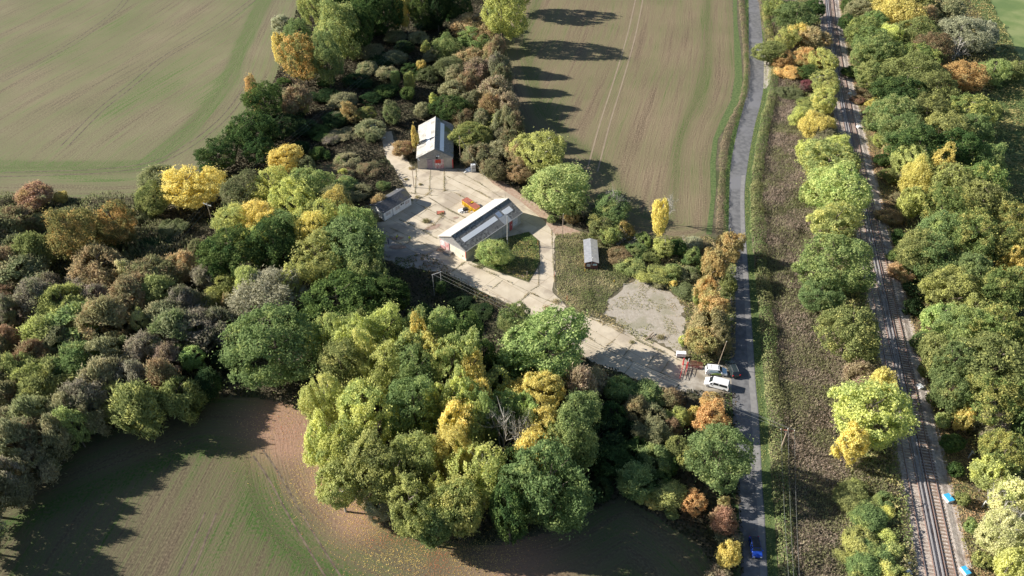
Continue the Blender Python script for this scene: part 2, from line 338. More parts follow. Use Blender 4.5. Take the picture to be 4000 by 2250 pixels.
yard = [(960, 330), (985, 330), (1000, 375), (1040, 424), (1180, 424), (1210, 436), (1255, 462), (1300, 490), (1345, 520), (1398, 568), (1395, 640), (1393, 735), (1402, 748), (1425, 775), (1490, 800), (1560, 822), (1640, 858), (1705, 893), (1730, 912), (1722, 945), (1690, 985), (1600, 955), (1500, 915), (1400, 850), (1330, 793), (1262, 757), (1110, 683), (1010, 672), (968, 650), (945, 600), (940, 560), (968, 556), (1036, 500), (1018, 470), (1000, 440), (975, 400), (962, 360)]
sheet("yard", rough_poly(AP(yard), .18), .02, CON, "cracked pale concrete yard and drive")
sheet("stained_concrete", rough_poly(AP([(945, 600), (985, 590), (1040, 625), (1105, 640), (1130, 660), (1110, 683), (1010, 672), (968, 650)]), .5), .035, CON2, "dark stained broken concrete at the yard's lower corner")
sheet("road_mouth", rough_poly(AP([(1722, 905), (1752, 922), (1800, 918), (1842, 912), (1846, 990), (1800, 992), (1740, 988), (1690, 988), (1715, 945)]), .3), .035, mat("rough_gravel", (.27, .24, .20), (.36, .33, .28), 1.2, .95, c3=(.20, .17, .13), s3=.3), "rough gravel mouth of the drive at the lane")
def zt(x, y): return (1400+x/3.22)/Q, (400+y/3.22)/Q
def zu(x, y): return (1450+x/3.22)/Q, (750+y/3.22)/Q
JT = [[zt(*p) for p in l] for l in ([(728, 850), (712, 1160)], [(908, 850), (890, 1120)], [(1080, 850), (1080, 1110)], [(1240, 850), (1350, 920), (1560, 1040), (1800, 1200)], [(1110, 930), (1400, 1070), (1690, 1225)], [(1080, 1110), (1200, 1130), (1370, 1220), (1520, 1300)], [(880, 1190), (1080, 1320), (1300, 1430)], [(1090, 1210), (1240, 1290)], [(640, 1140), (850, 1160), (1000, 1175)], [(720, 1250), (850, 1170), (930, 1110)], [(1060, 1120), (1130, 1095)], [(470, 900), (610, 905)])]
JT += [[zu(*p) for p in l] for l in ([(720, 70), (1010, 250), (1190, 330)], [(560, 140), (700, 210), (860, 290), (1080, 390)], [(500, 260), (640, 330), (910, 480)], [(350, 345), (600, 460), (830, 590)], [(230, 450), (440, 540), (800, 720)], [(120, 510), (370, 660), (580, 780)], [(820, 150), (720, 200)], [(700, 215), (595, 300)], [(900, 300), (800, 400), (660, 490)], [(340, 480), (180, 560)], [(560, 570), (400, 680)], [(800, 735), (640, 830)], [(1180, 880), (1010, 1005)], [(1210, 900), (1570, 1050), (1970, 1250), (2120, 1320)], [(1980, 1260), (1850, 1400)], [(1650, 1110), (1520, 1220)], [(2110, 660), (2105, 1180), (2000, 1240)], [(2270, 480), (2290, 900), (2310, 1200)])]
JT += [[((2000+x/1.932)/Q, (750+y/1.932)/Q) for x, y in l] for l in ([(130, 760), (420, 880), (700, 1000), (960, 1130), (1290, 1280)], [(415, 900), (380, 940)], [(920, 1135), (840, 1240)], [(560, 1090), (720, 1190), (910, 1280), (1140, 1370), (1260, 1440)], [(910, 1290), (840, 1380)], [(1075, 1235), (1020, 1315), (1040, 1300)], [(710, 1165), (780, 1110)], [(1190, 1270), (1170, 1300), (1120, 1370)], [(320, 720), (420, 850), (660, 950), (720, 1000), (960, 1105)], [(700, 985), (680, 1010)], [(130, 765), (60, 830)], [(870, 1030), (960, 1130)])]
JM = mat("joint_dirt", (.17, .15, .105), (.30, .265, .19), 1.5, .95)
jm = MB()
for l in JT:
    q = [A(*p) for p in l]; pts = []
    for i in range(len(q)-1):
        m = max(2, int((q[i+1]-q[i]).length/1.2))
        pts += [q[i].lerp(q[i+1], k/m) for k in range(m)]
    pts.append(q[-1]); rng = random.Random(len(pts)); ww = [.10+.22*rng.random()**2 for _ in pts]
    pts = [p+Vector((rng.gauss(0, .05), rng.gauss(0, .05), 0)) for p in pts]
    for i in range(len(pts)-1):
        t = pts[i+1]-pts[i]; n = Vector((-t.y, t.x, 0)).normalized()
        a, b = n*ww[i]/2, n*ww[i+1]/2; z = Vector((0, 0, .05)); jm.quad(pts[i]-a+z, pts[i+1]-b+z, pts[i+1]+b+z, pts[i]+a+z)
tag(jm.build("slab_joints", JM), "dirt-filled joints between the concrete slabs", kind='structure')
GRAV = mat("gravel", (.29, .255, .21), (.37, .335, .285), 1.5, .95, detail=10, lo=.3, hi=.7, bump=.06, c3=(.26, .24, .18), s3=.25)
sheet("gravel", rough_poly(AP([(1600, 700), (1650, 712), (1700, 745), (1725, 790), (1722, 850), (1716, 890), (1700, 886), (1650, 858), (1572, 826), (1522, 790), (1530, 752), (1570, 715)]), .5, .8), .03, GRAV, "flat patch of grey gravel beside the drive")
BRK = mat("fallen_leaf_soil", (.27, .17, .125), (.38, .30, .23), 1.6, .95, lo=.3, hi=.7)
sheet("leafy_edge", AP([(1215, 437), (1262, 455), (1310, 488), (1352, 515), (1400, 560), (1440, 575), (1480, 590), (1398, 594), (1370, 556), (1300, 500), (1240, 462)]), .045, BRK, "reddish leaf-strewn edge of the yard")
# stains on the slabs
st = mat("rust_stain", (.25, .17, .13), (.32, .24, .19), 1.2)
for i, (x, y, a, b, w) in enumerate(((1088, 572, 2.2, .9, .5), (1147, 548, .7, .4, .3), (1000, 600, 1.4, .8, .1), (1112, 541, .5, .3, 0), (1300, 690, 2.4, .8, -.6), (1380, 783, .8, .5, 0), (1000, 622, 2.0, .9, 0), (1175, 534, .5, .3, .4))):
    c = A(x, y); rng = random.Random(i); sheet("stain", [c+Vector((math.cos(t)*a*math.cos(w)-math.sin(t)*b*math.sin(w), math.cos(t)*a*math.sin(w)+math.sin(t)*b*math.cos(w), 0))*rng.uniform(.8, 1.2) for t in np.arange(0, 6.28, .5)], .065+.01*i, st)
# ---- railway
BAL = mat("ballast", (.36, .31, .275), (.58, .51, .46), 2.5, .95, detail=8, lo=.35, hi=.65, bump=.15, c3=(.30, .24, .205), s3=.4)
ys = np.arange(30, 420, 3.0)
mb = MB(); prof = [(-3.0, .02), (-2.0, .05), (-1.0, .32), (5.6, .32), (6.2, .06), (6.8, .02)]
rows_ = [[rail_pt(y, o, z) for o, z in prof] for y in ys]
for i in range(len(rows_)-1):
    for k in range(len(prof)-1): mb.quad(rows_[i][k+1], rows_[i][k], rows_[i+1][k], rows_[i+1][k+1])
tag(mb.build("railway_ballast", BAL), "pale stone ballast under the two tracks", kind='structure')
RUST = mat("rail_rust", (.17, .095, .07), (.22, .13, .10), 4, .7); RTOP = mat("rail_head", (.45, .44, .45), None, metal=.6, rough=.35) ; CR = mat("conductor_rail", (.22, .21, .22), (.28, .27, .28), 4, .5)
SLP = mat("sleeper_concrete", (.34, .29, .25), (.42, .37, .32), 3); SLPW = mat("sleeper_wood", (.17, .12, .095), (.25, .19, .15), 3)
for off, third, lab, sm in ((0.0, 2.0, "right-hand railway track with brown running rails", SLPW), (3.23, -.45, "left-hand railway track with pale sleepers", SLP)):
    y0 = 60; root = empty("railway_track", rail_pt(y0, off), 0, lab, "railway track", "the two railway tracks"); inv = Matrix.Translation(-root.location)
    yy = np.arange(46, 400, 4.0)
    def rail(o, w, z0, z1, m, nm):
        b = MB(); L = [rail_pt(y, o+w/2) for y in yy]; Rr = [rail_pt(y, o-w/2) for y in yy]
        for i in range(len(yy)-1):
            b.slab((Rr[i].x, Rr[i].y, z1), (Rr[i+1].x, Rr[i+1].y, z1), (L[i+1].x, L[i+1].y, z1), (L[i].x, L[i].y, z1), z1-z0, 0)
        ob = b.build(nm, m, root); ob.data.transform(inv)
    rail(off, .16, .34, .56, RUST, "rail"); rail(off+1.46, .16, .34, .56, RUST, "rail")
    rail(off, .07, .562, .575, RTOP, "rail_head"); rail(off+1.46, .07, .562, .575, RTOP, "rail_head")
    rail(off+third if third > 0 else off-.42, .22, .40, .64, CR, "third_rail")
    s = MB(); y = 46.0
    while y < 400:
        c = rail_pt(y, off+.73); t = (rail_pt(y+1, off+.73)-c).normalized(); M = Matrix.Translation(c) @ Matrix.Rotation(math.atan2(t.y, t.x), 4, 'Z')
        s.box(-.14, .14, -1.25, 1.25, .28, .40, 0, M); y += .70
    ob = s.build("sleepers", sm, root); ob.data.transform(inv); ob['kind'] = 'stuff'
# ---- low vegetation nobody could count
def cover(name, label, poly, dens, leaf, hmax, c1, c2, share, hs=7, seed=0, style=None, avoid=(), hole=.0, flat=.0):
    rng = np.random.RandomState(seed+5); P = np.array([[p[0], p[1]] for p in poly]); x0, y0 = P.min(0); x1, y1 = P.max(0)
    n = int((x1-x0)*(y1-y0)*dens); xy = np.column_stack([rng.uniform(x0, x1, n), rng.uniform(y0, y1, n)]); xy = xy[inside(xy, P)]
    for a in avoid: xy = xy[~inside(xy, np.array([[p[0], p[1]] for p in a]))]
    if hole: xy = xy[vnoise(xy, 2.2, seed+9)*.6+vnoise(xy, .9, seed+11)*.4 > hole]
    h = hmax*(flat+(1-flat)*vnoise(xy, hs, seed)**1.5)*(.55+.6*vnoise(xy, hs/3.5, seed+1))
    z = h*(.55+.45*rng.rand(len(xy)))+.03
    e = .4; gx = (vnoise(xy+[e, 0], hs/3.5, seed+1)-vnoise(xy-[e, 0], hs/3.5, seed+1))*hmax; gy = (vnoise(xy+[0, e], hs/3.5, seed+1)-vnoise(xy-[0, e], hs/3.5, seed+1))*hmax
    Nn = np.column_stack([-gx, -gy, np.full(len(xy), .9)])+rng.randn(len(xy), 3)*.38
    Pp = np.column_stack([xy, z])
    if style == 'twig': V, F = leaf_quads(Pp, np.cross(rng.randn(len(xy), 3)*.4+[0, 0, 1], rng.randn(len(xy), 3))+Nn*.5, leaf*1.4, rng, .28, np.array([0, 0, 1.0]))
    else: V, F = leaf_quads(Pp, Nn, leaf, rng)
    V[:, 2] = np.maximum(V[:, 2], .02)
    me = np_mesh(name, V, F, LEAFB, rng.rand(len(F))); o = bpy.data.objects.new(name, me); COL.objects.link(o)
    o.color = (*c1, 1); o['tint'] = list(c2); o['tint_share'] = share; tag(o, label, kind='stuff'); return o
path = AP([(956, 325), (990, 325), (1005, 375), (1045, 430), (1000, 445), (970, 400)])
W1 = AP([(775, -70), (1325, -70), (1262, 60), (1250, 150), (1285, 285), (1330, 370), (1440, 450), (1470, 520), (1520, 590), (1460, 585), (1398, 560), (1345, 512), (1300, 484), (1255, 455), (1200, 428), (1185, 420), (1045, 418), (1000, 440), (1018, 470), (1000, 470), (960, 520), (966, 552), (938, 560), (900, 640), (560, 640), (330, 500), (420, 475), (490, 438), (545, 390), (600, 335), (650, 270), (690, 205), (715, 130)])
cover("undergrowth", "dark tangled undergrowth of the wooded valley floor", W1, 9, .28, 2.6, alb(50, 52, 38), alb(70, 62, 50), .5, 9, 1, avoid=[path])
W2 = AP([(-250, 495), (100, 500), (330, 500), (560, 640), (900, 640), (938, 566), (945, 605), (968, 655), (1010, 676), (1110, 687), (1262, 761), (1330, 797), (1400, 855), (1500, 920), (1600, 960), (1690, 990), (1740, 980), (1800, 988), (1848, 990), (1862, 1250), (1872, 1500), (1838, 1500), (1760, 1378), (1640, 1293), (1560, 1250), (1400, 1330), (1250, 1366), (1100, 1360), (940, 1290), (840, 1222), (800, 1130), (785, 1060), (740, 1020), (640, 1004), (520, 997), (400, 1032), (250, 1092), (0, 1192), (-300, 1290)])
cover("undergrowth", "brambles and rough growth beneath the thicket and the big wood", W2, 9, .27, 1.9, alb(58, 62, 42), alb(78, 70, 56), .45, 8, 2)
TH = AP([(-250, 495), (100, 505), (330, 505), (520, 640), (560, 800), (560, 960), (520, 990), (400, 1025), (250, 1080), (0, 1180), (-300, 1280)])
cover("thicket_growth", "grey-brown tangle of low scrub filling the thicket under the power line", TH, 11, .30, 5.5, alb(112, 108, 80), alb(106, 114, 66), .5, 6, 31, style='twig', flat=.15)
yl = [rail_pt(y, 6.0) for y in range(30, 420, 8)]
ml = [A(*p) for p in ((1905, -90), (1905, 0), (1915, 60), (1925, 130), (1945, 180), (1930, 260), (1905, 345), (1892, 420), (1890, 600), (1905, 750), (1925, 900), (1935, 1050), (1950, 1200), (1962, 1400), (1975, 1600))]
cover("dead_weeds", "brown dead weeds with green patches between lane and railway", yl+ml, 30, .19, 2.0, alb(142, 125, 110), alb(116, 118, 74), .42, 6, 3, style='twig')
cover("brambles", "bramble bank along the left side of the railway", yl+[rail_pt(y, 14.5+3*math.sin(y*.11)) for y in range(412, 29, -8)], 20, .22, 2.6, alb(116, 132, 68), alb(146, 136, 80), .45, 5, 4)
cover("rough_bank", "straw-coloured rough bank along the right side of the railway", [rail_pt(y, -2.3) for y in range(30, 420, 8)]+[rail_pt(y, -9-1.5*math.sin(y*.09)) for y in range(412, 29, -8)], 24, .15, .7, alb(176, 142, 100), alb(128, 128, 68), .45, 5, 5)
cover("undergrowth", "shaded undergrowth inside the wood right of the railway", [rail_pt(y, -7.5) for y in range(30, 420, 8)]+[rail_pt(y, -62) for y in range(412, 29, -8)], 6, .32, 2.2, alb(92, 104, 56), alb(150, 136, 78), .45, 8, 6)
plot = AP([(1396, 590), (1470, 585), (1560, 612), (1596, 690), (1572, 712), (1530, 750), (1520, 790), (1430, 772), (1402, 742)])
cover("long_grass", "pale flattened long grass on the plot around the small shed", plot, 40, .15, .8, alb(178, 166, 120), alb(112, 122, 66), .58, 3, 7, style='twig')
sheet("grass", AP([(1252, 602), (1330, 583), (1357, 606), (1359, 663), (1331, 711), (1240, 680), (1186, 660)]), .04, mat("rough_ground", (.07, .085, .035), (.12, .11, .06), 1.5, .95), "rough soil under the grass beside the workshop")
tri = AP([(1255, 600), (1330, 585), (1355, 608), (1357, 662), (1330, 708), (1240, 676), (1200, 660)])
cover("rough_grass", "rough green grass and weeds beside the long workshop", tri, 40, .15, .7, alb(96, 124, 52), alb(146, 132, 72), .4, 4, 8)
scrub = AP([(1560, 612), (1600, 600), (1786, 596), (1850, 640), (1850, 900), (1760, 925), (1735, 912), (1722, 850), (1725, 790), (1700, 745), (1650, 712), (1596, 690)])
cover("undergrowth", "low mixed scrub between the gravel patch and the lane", scrub, 22, .2, 1.5, alb(112, 120, 62), alb(160, 140, 96), .4, 5, 9)
cover("gravel_weeds", "thin weeds invading the gravel patch", AP([(1600, 700), (1650, 712), (1700, 745), (1725, 790), (1722, 850), (1716, 890), (1650, 858), (1522, 790), (1530, 752), (1570, 715)]), 14, .11, .25, alb(128, 130, 72), alb(150, 130, 92), .4, 3, 10, hole=.50)
cover("creeper", "dark creeper spreading over the lower corner of the yard", AP([(960, 640), (1010, 650), (1060, 640), (1110, 660), (1150, 700), (1262, 765), (1280, 790), (1100, 760), (1000, 700)]), 12, .2, 1.1, alb(84, 104, 48), alb(120, 92, 66), .35, 5, 12, hole=.42)
cover("rough_grass", "weedy strip along the upper edge of the drive", AP([(1430, 772), (1520, 790), (1600, 832), (1655, 858), (1640, 866), (1560, 830), (1490, 806)]), 20, .13, .5, alb(122, 124, 66), alb(170, 150, 100), .4, 3, 13)
cover("grass_blades", "bright grass along the lane's right verge", lr_+[p+Vector((1.0, 0, 0)) for p in lr_[::-1]], 16, .12, .3, alb(110, 128, 58), alb(136, 136, 74), .4, 3, 14)
cover("grass_blades", "green grass between the lane and the field hedge", ll[:40]+[p-Vector((1.6, 0, 0)) for p in ll[:40][::-1]], 16, .12, .3, alb(88, 130, 48), alb(120, 140, 60), .4, 3, 15)
# fallen leaves: small yellow flecks round the big wood
rng = np.random.RandomState(4); seedp = [(A(x, y), s, n) for x, y, s, n in ((720, 1050, 5, 1000), (850, 1240, 4.5, 1600), (960, 1320, 4.5, 2600), (1100, 1385, 5, 2600), (1230, 1390, 5, 1500), (800, 1180, 5, 900), (1000, 1390, 6, 1200))]
P = np.vstack([np.column_stack([rng.normal(c.x, s, n), rng.normal(c.y, s*.8, n), np.full(n, .05)]) for c, s, n in seedp])
V, F = leaf_quads(P, np.tile([0, 0, 1.0], (len(P), 1))+rng.randn(len(P), 3)*.25, .085, rng)
o = bpy.data.objects.new("fallen_leaves", np_mesh("fallen_leaves", V, F, LEAFB, rng.rand(len(F)))); COL.objects.link(o); o.color = (*alb(206, 176, 84), 1); o['tint'] = list(alb(170, 110, 74)); o['tint_share'] = .4; tag(o, "yellow fallen leaves scattered on soil around the big wood", kind='stuff')
# weeds in the joints
P = []; rng = np.random.RandomState(9)
for l in JT:
    q = [A(*p) for p in l]
    for i in range(len(q)-1):
        m = max(2, int((q[i+1]-q[i]).length/.028))
        for k in range(m):
            p = q[i].lerp(q[i+1], k/m); g = vnoise(np.array([[p.x, p.y]]), 2.0, 21)[0]
            if g > .40 and rng.rand() < (g-.33)*1.8: P.append((p.x+rng.normal(0, .16), p.y+rng.normal(0, .16), .06+rng.rand()*.55*(g-.4)*1.6))
for x, y, s_, n in ((1113, 538, .5, 200), (1072, 558, 1.0, 900), (1050, 497, .8, 300), (1035, 425, .9, 500), (1022, 452, .5, 300), (1058, 465, .5, 300), (1400, 760, 1.0, 400), (1375, 775, .9, 300), (1660, 850, 1.0, 500), (1590, 862, .6, 250), (1033, 505, .7, 400), (1205, 672, .8, 250)):
    c = A(x, y)
    for k in range(n): P.append((c.x+rng.normal(0, s_*.5), c.y+rng.normal(0, s_*.4), .05+rng.rand()*.6*s_))
P = np.array(P); V, F = leaf_quads(P, np.tile([0, 0, .6], (len(P), 1))+rng.randn(len(P), 3)*.6, .09, rng)
o = bpy.data.objects.new("weeds", np_mesh("weeds", V, F, LEAFB, rng.rand(len(F)))); COL.objects.link(o); o.color = (*alb(118, 118, 74), 1); o['tint'] = list(alb(158, 140, 96)); o['tint_share'] = .5; tag(o, "weeds growing in the cracks of the concrete", kind='stuff')
# ---- hedges
def hedge(label, line, w, h, c1, c2, share, dens=26, leaf=.15, seed=0, style='leaf'):
    rng = np.random.RandomState(seed+77); line = smooth_line(line, 6); P, Nn = [], []
    for i in range(len(line)-1):
        a, b = line[i], line[i+1]; L = (b-a).length
        if L < .01: continue
        t = (b-a)/L; nn = Vector((-t.y, t.x, 0)); m = int(L*dens*(w+2*h)*.7)
        for k in range(m):
            f = rng.rand(); ph = rng.rand()*math.pi; base = a.lerp(b, f); g = vnoise(np.array([[base.x, base.y]]), 3.0, seed)[0]; g2 = vnoise(np.array([[base.x, base.y]]), 1.2, seed+3)[0]
            ww = w/2*(.75+.5*g)*(.85+.3*g2); hh = h*(.6+.6*g)*(.85+.3*g2); r = 1-rng.rand()**2*.35
            cx, cz = math.cos(ph), math.sin(ph)**.6
            P.append((base.x+nn.x*cx*ww*r, base.y+nn.y*cx*ww*r, cz*hh*r)); Nn.append((nn.x*cx, nn.y*cx, cz+.2))
    P = np.array(P); Nn = np.array(Nn)+rng.randn(len(P), 3)*.45
    V, F = leaf_quads(P, Nn, leaf, rng, .55)
    o = bpy.data.objects.new("hedge", np_mesh("hedge", V, F, LEAFB, rng.rand(len(F)))); COL.objects.link(o)
    o.color = (*c1, 1); o['tint'] = list(c2); o['tint_share'] = share; return tag(o, label, "hedge", "roadside hedges")
hedge("brown clipped hedge between the middle field and the lane", [A(*p) for p in ((1866, -90), (1864, 0), (1870, 60), (1876, 130), (1878, 190), (1870, 245), (1852, 290), (1835, 325), (1822, 370), (1818, 430), (1814, 500), (1812, 590))], 2.3, 1.5, alb(134, 116, 92), alb(108, 112, 66), .42, 24, .14, 1)
hedge("green field hedge right of the lane from lay-by to picture's foot", [p+Vector((3.1, 0, 0)) for p in lr_[12::4]], 3.4, 2.2, alb(100, 120, 62), alb(130, 130, 78), .45, 22, .16, 2)
hedge("tall rough green hedge right of the lane above the lay-by", [A(*p) for p in ((1918, -90), (1920, 0), (1930, 70), (1942, 130))], 3.2, 2.2, alb(98, 116, 52), alb(160, 150, 80), .4, 22, .17, 3)
# ------------------------------------------------------------------ buildings
def frame(o, deg): return Matrix.Translation(Vector((o[0], o[1], 0))) @ Matrix.Rotation(R(deg), 4, 'Z')
def corrugated(name, c1, c2, pitch, c3=None, axis='x', rough=.8):
    m = mat(name, c1, c2, 1.9, rough, detail=9, lo=.35, hi=.65, c3=c3, s3=.35); nt = m.node_tree; b = nt.nodes["Principled BSDF"]
    w = nt.nodes.new("ShaderNodeTexWave"); w.bands_direction = axis.upper(); w.inputs["Scale"].default_value = 1/pitch/3.18
    tc = nt.nodes.new("ShaderNodeTexCoord"); nt.links.new(tc.outputs["Object"], w.inputs[0])
    bp = nt.nodes.new("ShaderNodeBump"); bp.inputs["Distance"].default_value = .05; nt.links.new(w.outputs["Fac"], bp.inputs["Height"]); nt.links.new(bp.outputs[0], b.inputs["Normal"]); return m
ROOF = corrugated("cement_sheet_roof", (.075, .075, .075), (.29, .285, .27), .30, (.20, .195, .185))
ROOFN = corrugated("new_roof_sheet", (.36, .37, .38), (.44, .45, .45), .30)
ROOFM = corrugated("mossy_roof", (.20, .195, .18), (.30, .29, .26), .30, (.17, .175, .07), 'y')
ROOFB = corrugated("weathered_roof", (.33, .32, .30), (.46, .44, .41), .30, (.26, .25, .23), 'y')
SKYL = mat("rooflight_sheet", (.93, .93, .92), (.92, .92, .92), 1.5, .25, spec=.8); SKYB = mat("blue_rooflight", (.25, .32, .45), (.36, .42, .52), 2, .3)
CREAM = mat("cream_blockwork", (.66, .61, .50), (.72, .68, .57), 1.2, .9, detail=8, c3=(.60, .55, .46), s3=.5)
GRW = mat("grey_panel_wall", (.40, .40, .38), (.50, .49, .46), .9, .9, detail=8, c3=(.33, .33, .31), s3=.4)
CLAD = corrugated("grey_gable_cladding", (.24, .24, .235), (.36, .35, .34), .25, (.30, .28, .27), 'y')
CLADX = corrugated("grey_gable_sheeting", (.24, .24, .235), (.36, .35, .34), .25, (.30, .28, .27), 'x')
RED = mat("red_door_paint", (.42, .07, .08), (.52, .14, .15), 2, .7, detail=8); PINK = mat("faded_red_paint", (.48, .20, .21), (.60, .40, .38), 1.6, .8, detail=9, c3=(.62, .52, .48), s3=1.0)
PURP = mat("faded_purple_paint", (.26, .20, .24), (.34, .27, .30), 2, .8); BRED = mat("bright_red_panel", (.55, .05, .03), (.48, .09, .06), 2, .7)
WHITE = mat("white_paint", (.82, .83, .84), (.72, .73, .74), 1.5, .6, detail=8); DARK = mat("dark_gap", (.03, .03, .035), None); GREY = mat("grey_trim", (.30, .30, .31), (.38, .38, .38), 3)
GLASS = mat("dark_glass", (.04, .05, .06), None, rough=.1, spec=.6); BROWNW = mat("brown_boards", (.14, .06, .055), (.20, .09, .075), 2.5, .85); REDP = mat("red_downpipe", (.55, .08, .07), None, rough=.6)
BOARD = mat("boarded_window", (.48, .44, .44), (.56, .52, .51), 4)
def gable_roof(b, M, L, Wd, ez, rz, over=.3, t=.12, side='both', mi=0):
    """roof slopes along local x; eaves at y=0 and y=Wd"""
    s = (rz-ez)/(Wd/2); h = Wd/2
    def P(x, y): return M @ Vector((x, y, ez+s*min(y, Wd-y)))
    if side in ('both', 'near'): b.slab(P(-over, -over), P(L+over, -over), P(L+over, h), P(-over, h), t, mi)
    if side in ('both', 'far'): b.slab(P(-over, h), P(L+over, h), P(L+over, Wd+over), P(-over, Wd+over), t, mi)
def roof_patch(b, M, ez, rz, Wd, x0, x1, y0, y1, lift=.03, mi=0, t=.06):
    s = (rz-ez)/(Wd/2); z = lambda y: ez+s*min(y, Wd-y)+lift
    b.slab(M @ Vector((x0, y0, z(y0))), M @ Vector((x1, y0, z(y0))), M @ Vector((x1, y1, z(y1))), M @ Vector((x0, y1, z(y1))), t, mi)
def put(o, parent, M):      # geometry was built in world space: bring it under the thing's empty
    o.parent = parent; o.data.transform(M.inverted()); return o
def part(name, b, m, root, M): return put(b.build(name, m), root, M)
def bld(name, M, label, cat="building"):
    e = empty(name, M.translation, M.to_euler().z, label, cat); return e
# --- long workshop
M = frame((-11.1, 148.2), 49.6); L_, W_, EZ, RZ = 20.75, 8.9, 3.45, 5.55
ws = bld("workshop", M, "long cream workshop with grey corrugated roof and white rooflights beside the yard")
b = MB(); b.box(0, L_, 0, .2, 0, EZ-.1, 0, M); part("long_wall", b, GRW, ws, M)
b = MB(); b.box(0, L_, W_-.2, W_, 0, EZ-.1, 0, M); b.box(L_-.2, L_, .2, W_-.2, 0, EZ, 0, M); part("rear_wall", b, GRW, ws, M)
b = MB(); b.box(-.003, .2, .2, W_-.2, 0, EZ-.65, 0, M); part("gable_wall", b, CREAM, ws, M)
b = MB()
for x0, x1 in ((-.06, .1), (L_-.1, L_+.06)):
    b = MB()
    vs = [M @ Vector((x, y, z)) for x in (x0, x1) for y, z in ((.02, EZ-.65), (W_-.02, EZ-.65), (W_-.02, EZ-.13), (W_/2, RZ-.15), (.02, EZ-.13))]
    b.add(vs, [(0, 1, 2, 3, 4)[::-1], (5, 6, 7, 8, 9), (0, 5, 6, 1)[::-1], (1, 6, 7, 2)[::-1], (2, 7, 8, 3)[::-1], (3, 8, 9, 4)[::-1], (4, 9, 5, 0)[::-1]])
    part("gable_cladding", b, CLAD, ws, M)
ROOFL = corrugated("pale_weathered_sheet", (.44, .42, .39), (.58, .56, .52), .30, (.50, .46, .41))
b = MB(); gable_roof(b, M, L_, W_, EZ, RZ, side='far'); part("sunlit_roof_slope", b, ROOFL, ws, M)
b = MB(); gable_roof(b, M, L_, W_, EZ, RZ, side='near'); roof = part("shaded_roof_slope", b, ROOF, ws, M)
b = MB()
for x0, x1, y0, y1 in ((1.3, 13.6, 1.55, 2.75), (16.3, 19.3, 1.45, 2.85)): roof_patch(b, M, EZ, RZ, W_, x0, x1, y0, y1)
for x0, x1, y0, y1 in ((.9, 16.2, 5.35, 6.45), (16.9, 18.8, 5.2, 6.2)): roof_patch(b, M, EZ, RZ, W_, x0, x1, y0, y1)
part("rooflight", b, SKYL, roof, Matrix.Translation(M.translation) @ Matrix.Rotation(R(49.6), 4, 'Z'))
b = MB(); roof_patch(b, M, EZ, RZ, W_, 14.3, 15.7, 1.8, 3.2, .035); part("blue_rooflight", b, SKYB, roof, M)
b = MB(); roof_patch(b, M, EZ, RZ, W_, 14.0, 16.8, -.28, 1.7, .03); part("replacement_sheet", b, ROOFN, roof, M)
b = MB(); b.tube([M @ Vector((-.3, W_/2, RZ+.05)), M @ Vector((L_+.3, W_/2, RZ+.05))], .12, 8); part("ridge_cap", b, GREY, roof, M)
b = MB(); b.tube([M @ Vector((-.3, -.36, EZ-.2)), M @ Vector((L_+.3, -.36, EZ-.2))], .08, 6); b.tube([M @ Vector((.9, -.3, EZ-.3)), M @ Vector((.9, -.1, EZ-1.0)), M @ Vector((3.4, -.1, EZ-1.3))], .06, 6); part("gutter", b, GREY, ws, M)
b = MB(); b.box(-.12, -.07, 5.55, 8.6, 0, 2.75, 0, M); d = part("sliding_door", b, PINK, ws, M)
b = MB()
for k in range(3):
    for j in range(3): b.box(-.15, -.125, 7.1+k*.48, 7.45+k*.48, 1.1+j*.5, 1.5+j*.5, 0, M)
part("door_pane", b, WHITE, d, M)
b = MB(); b.box(-.16, -.06, .3, 8.6, 2.78, 2.9, 0, M); part("door_rail", b, GREY, ws, M)
b = MB(); b.box(16.1, 17.2, -.06, -.01, 0.05, 2.75, 0, M); part("door", b, RED, ws, M)
b = MB(); b.box(16.75, 16.95, -.09, -.065, 1.5, 1.75, 0, M); part("notice", b, WHITE, bpy.data.objects["door"], M)
b = MB(); b.box(17.5, 19.3, -.05, -.01, .7, 2.75, 0, M); w = part("window", b, WHITE, ws, M)
b = MB()
for k in range(3):
    for j in range(3): b.box(17.58+k*.58, 18.02+k*.58, -.08, -.055, .85+j*.62, 1.35+j*.62, 0, M)
part("pane", b, mat("milky_glass", (.42, .45, .55), (.6, .62, .68), 3, .3), w, M)
b = MB(); b.box(-.13, -.05, -.02, .12, .9, EZ-.5, 0, M); part("red_corner_strip", b, REDP, ws, M)
b = MB()
for x in (3.2, 8.9, 13.4, 14.9): b = MB(); b.box(x, x+.12, -.05, -.005, 0, EZ-.2, 0, M); part("wall_joint", b, GREY, ws, M)
b = MB(); b.box(-.09, -.02, 1.0, 1.2, .9, 1.25, 0, M); part("vent", b, DARK, ws, M)
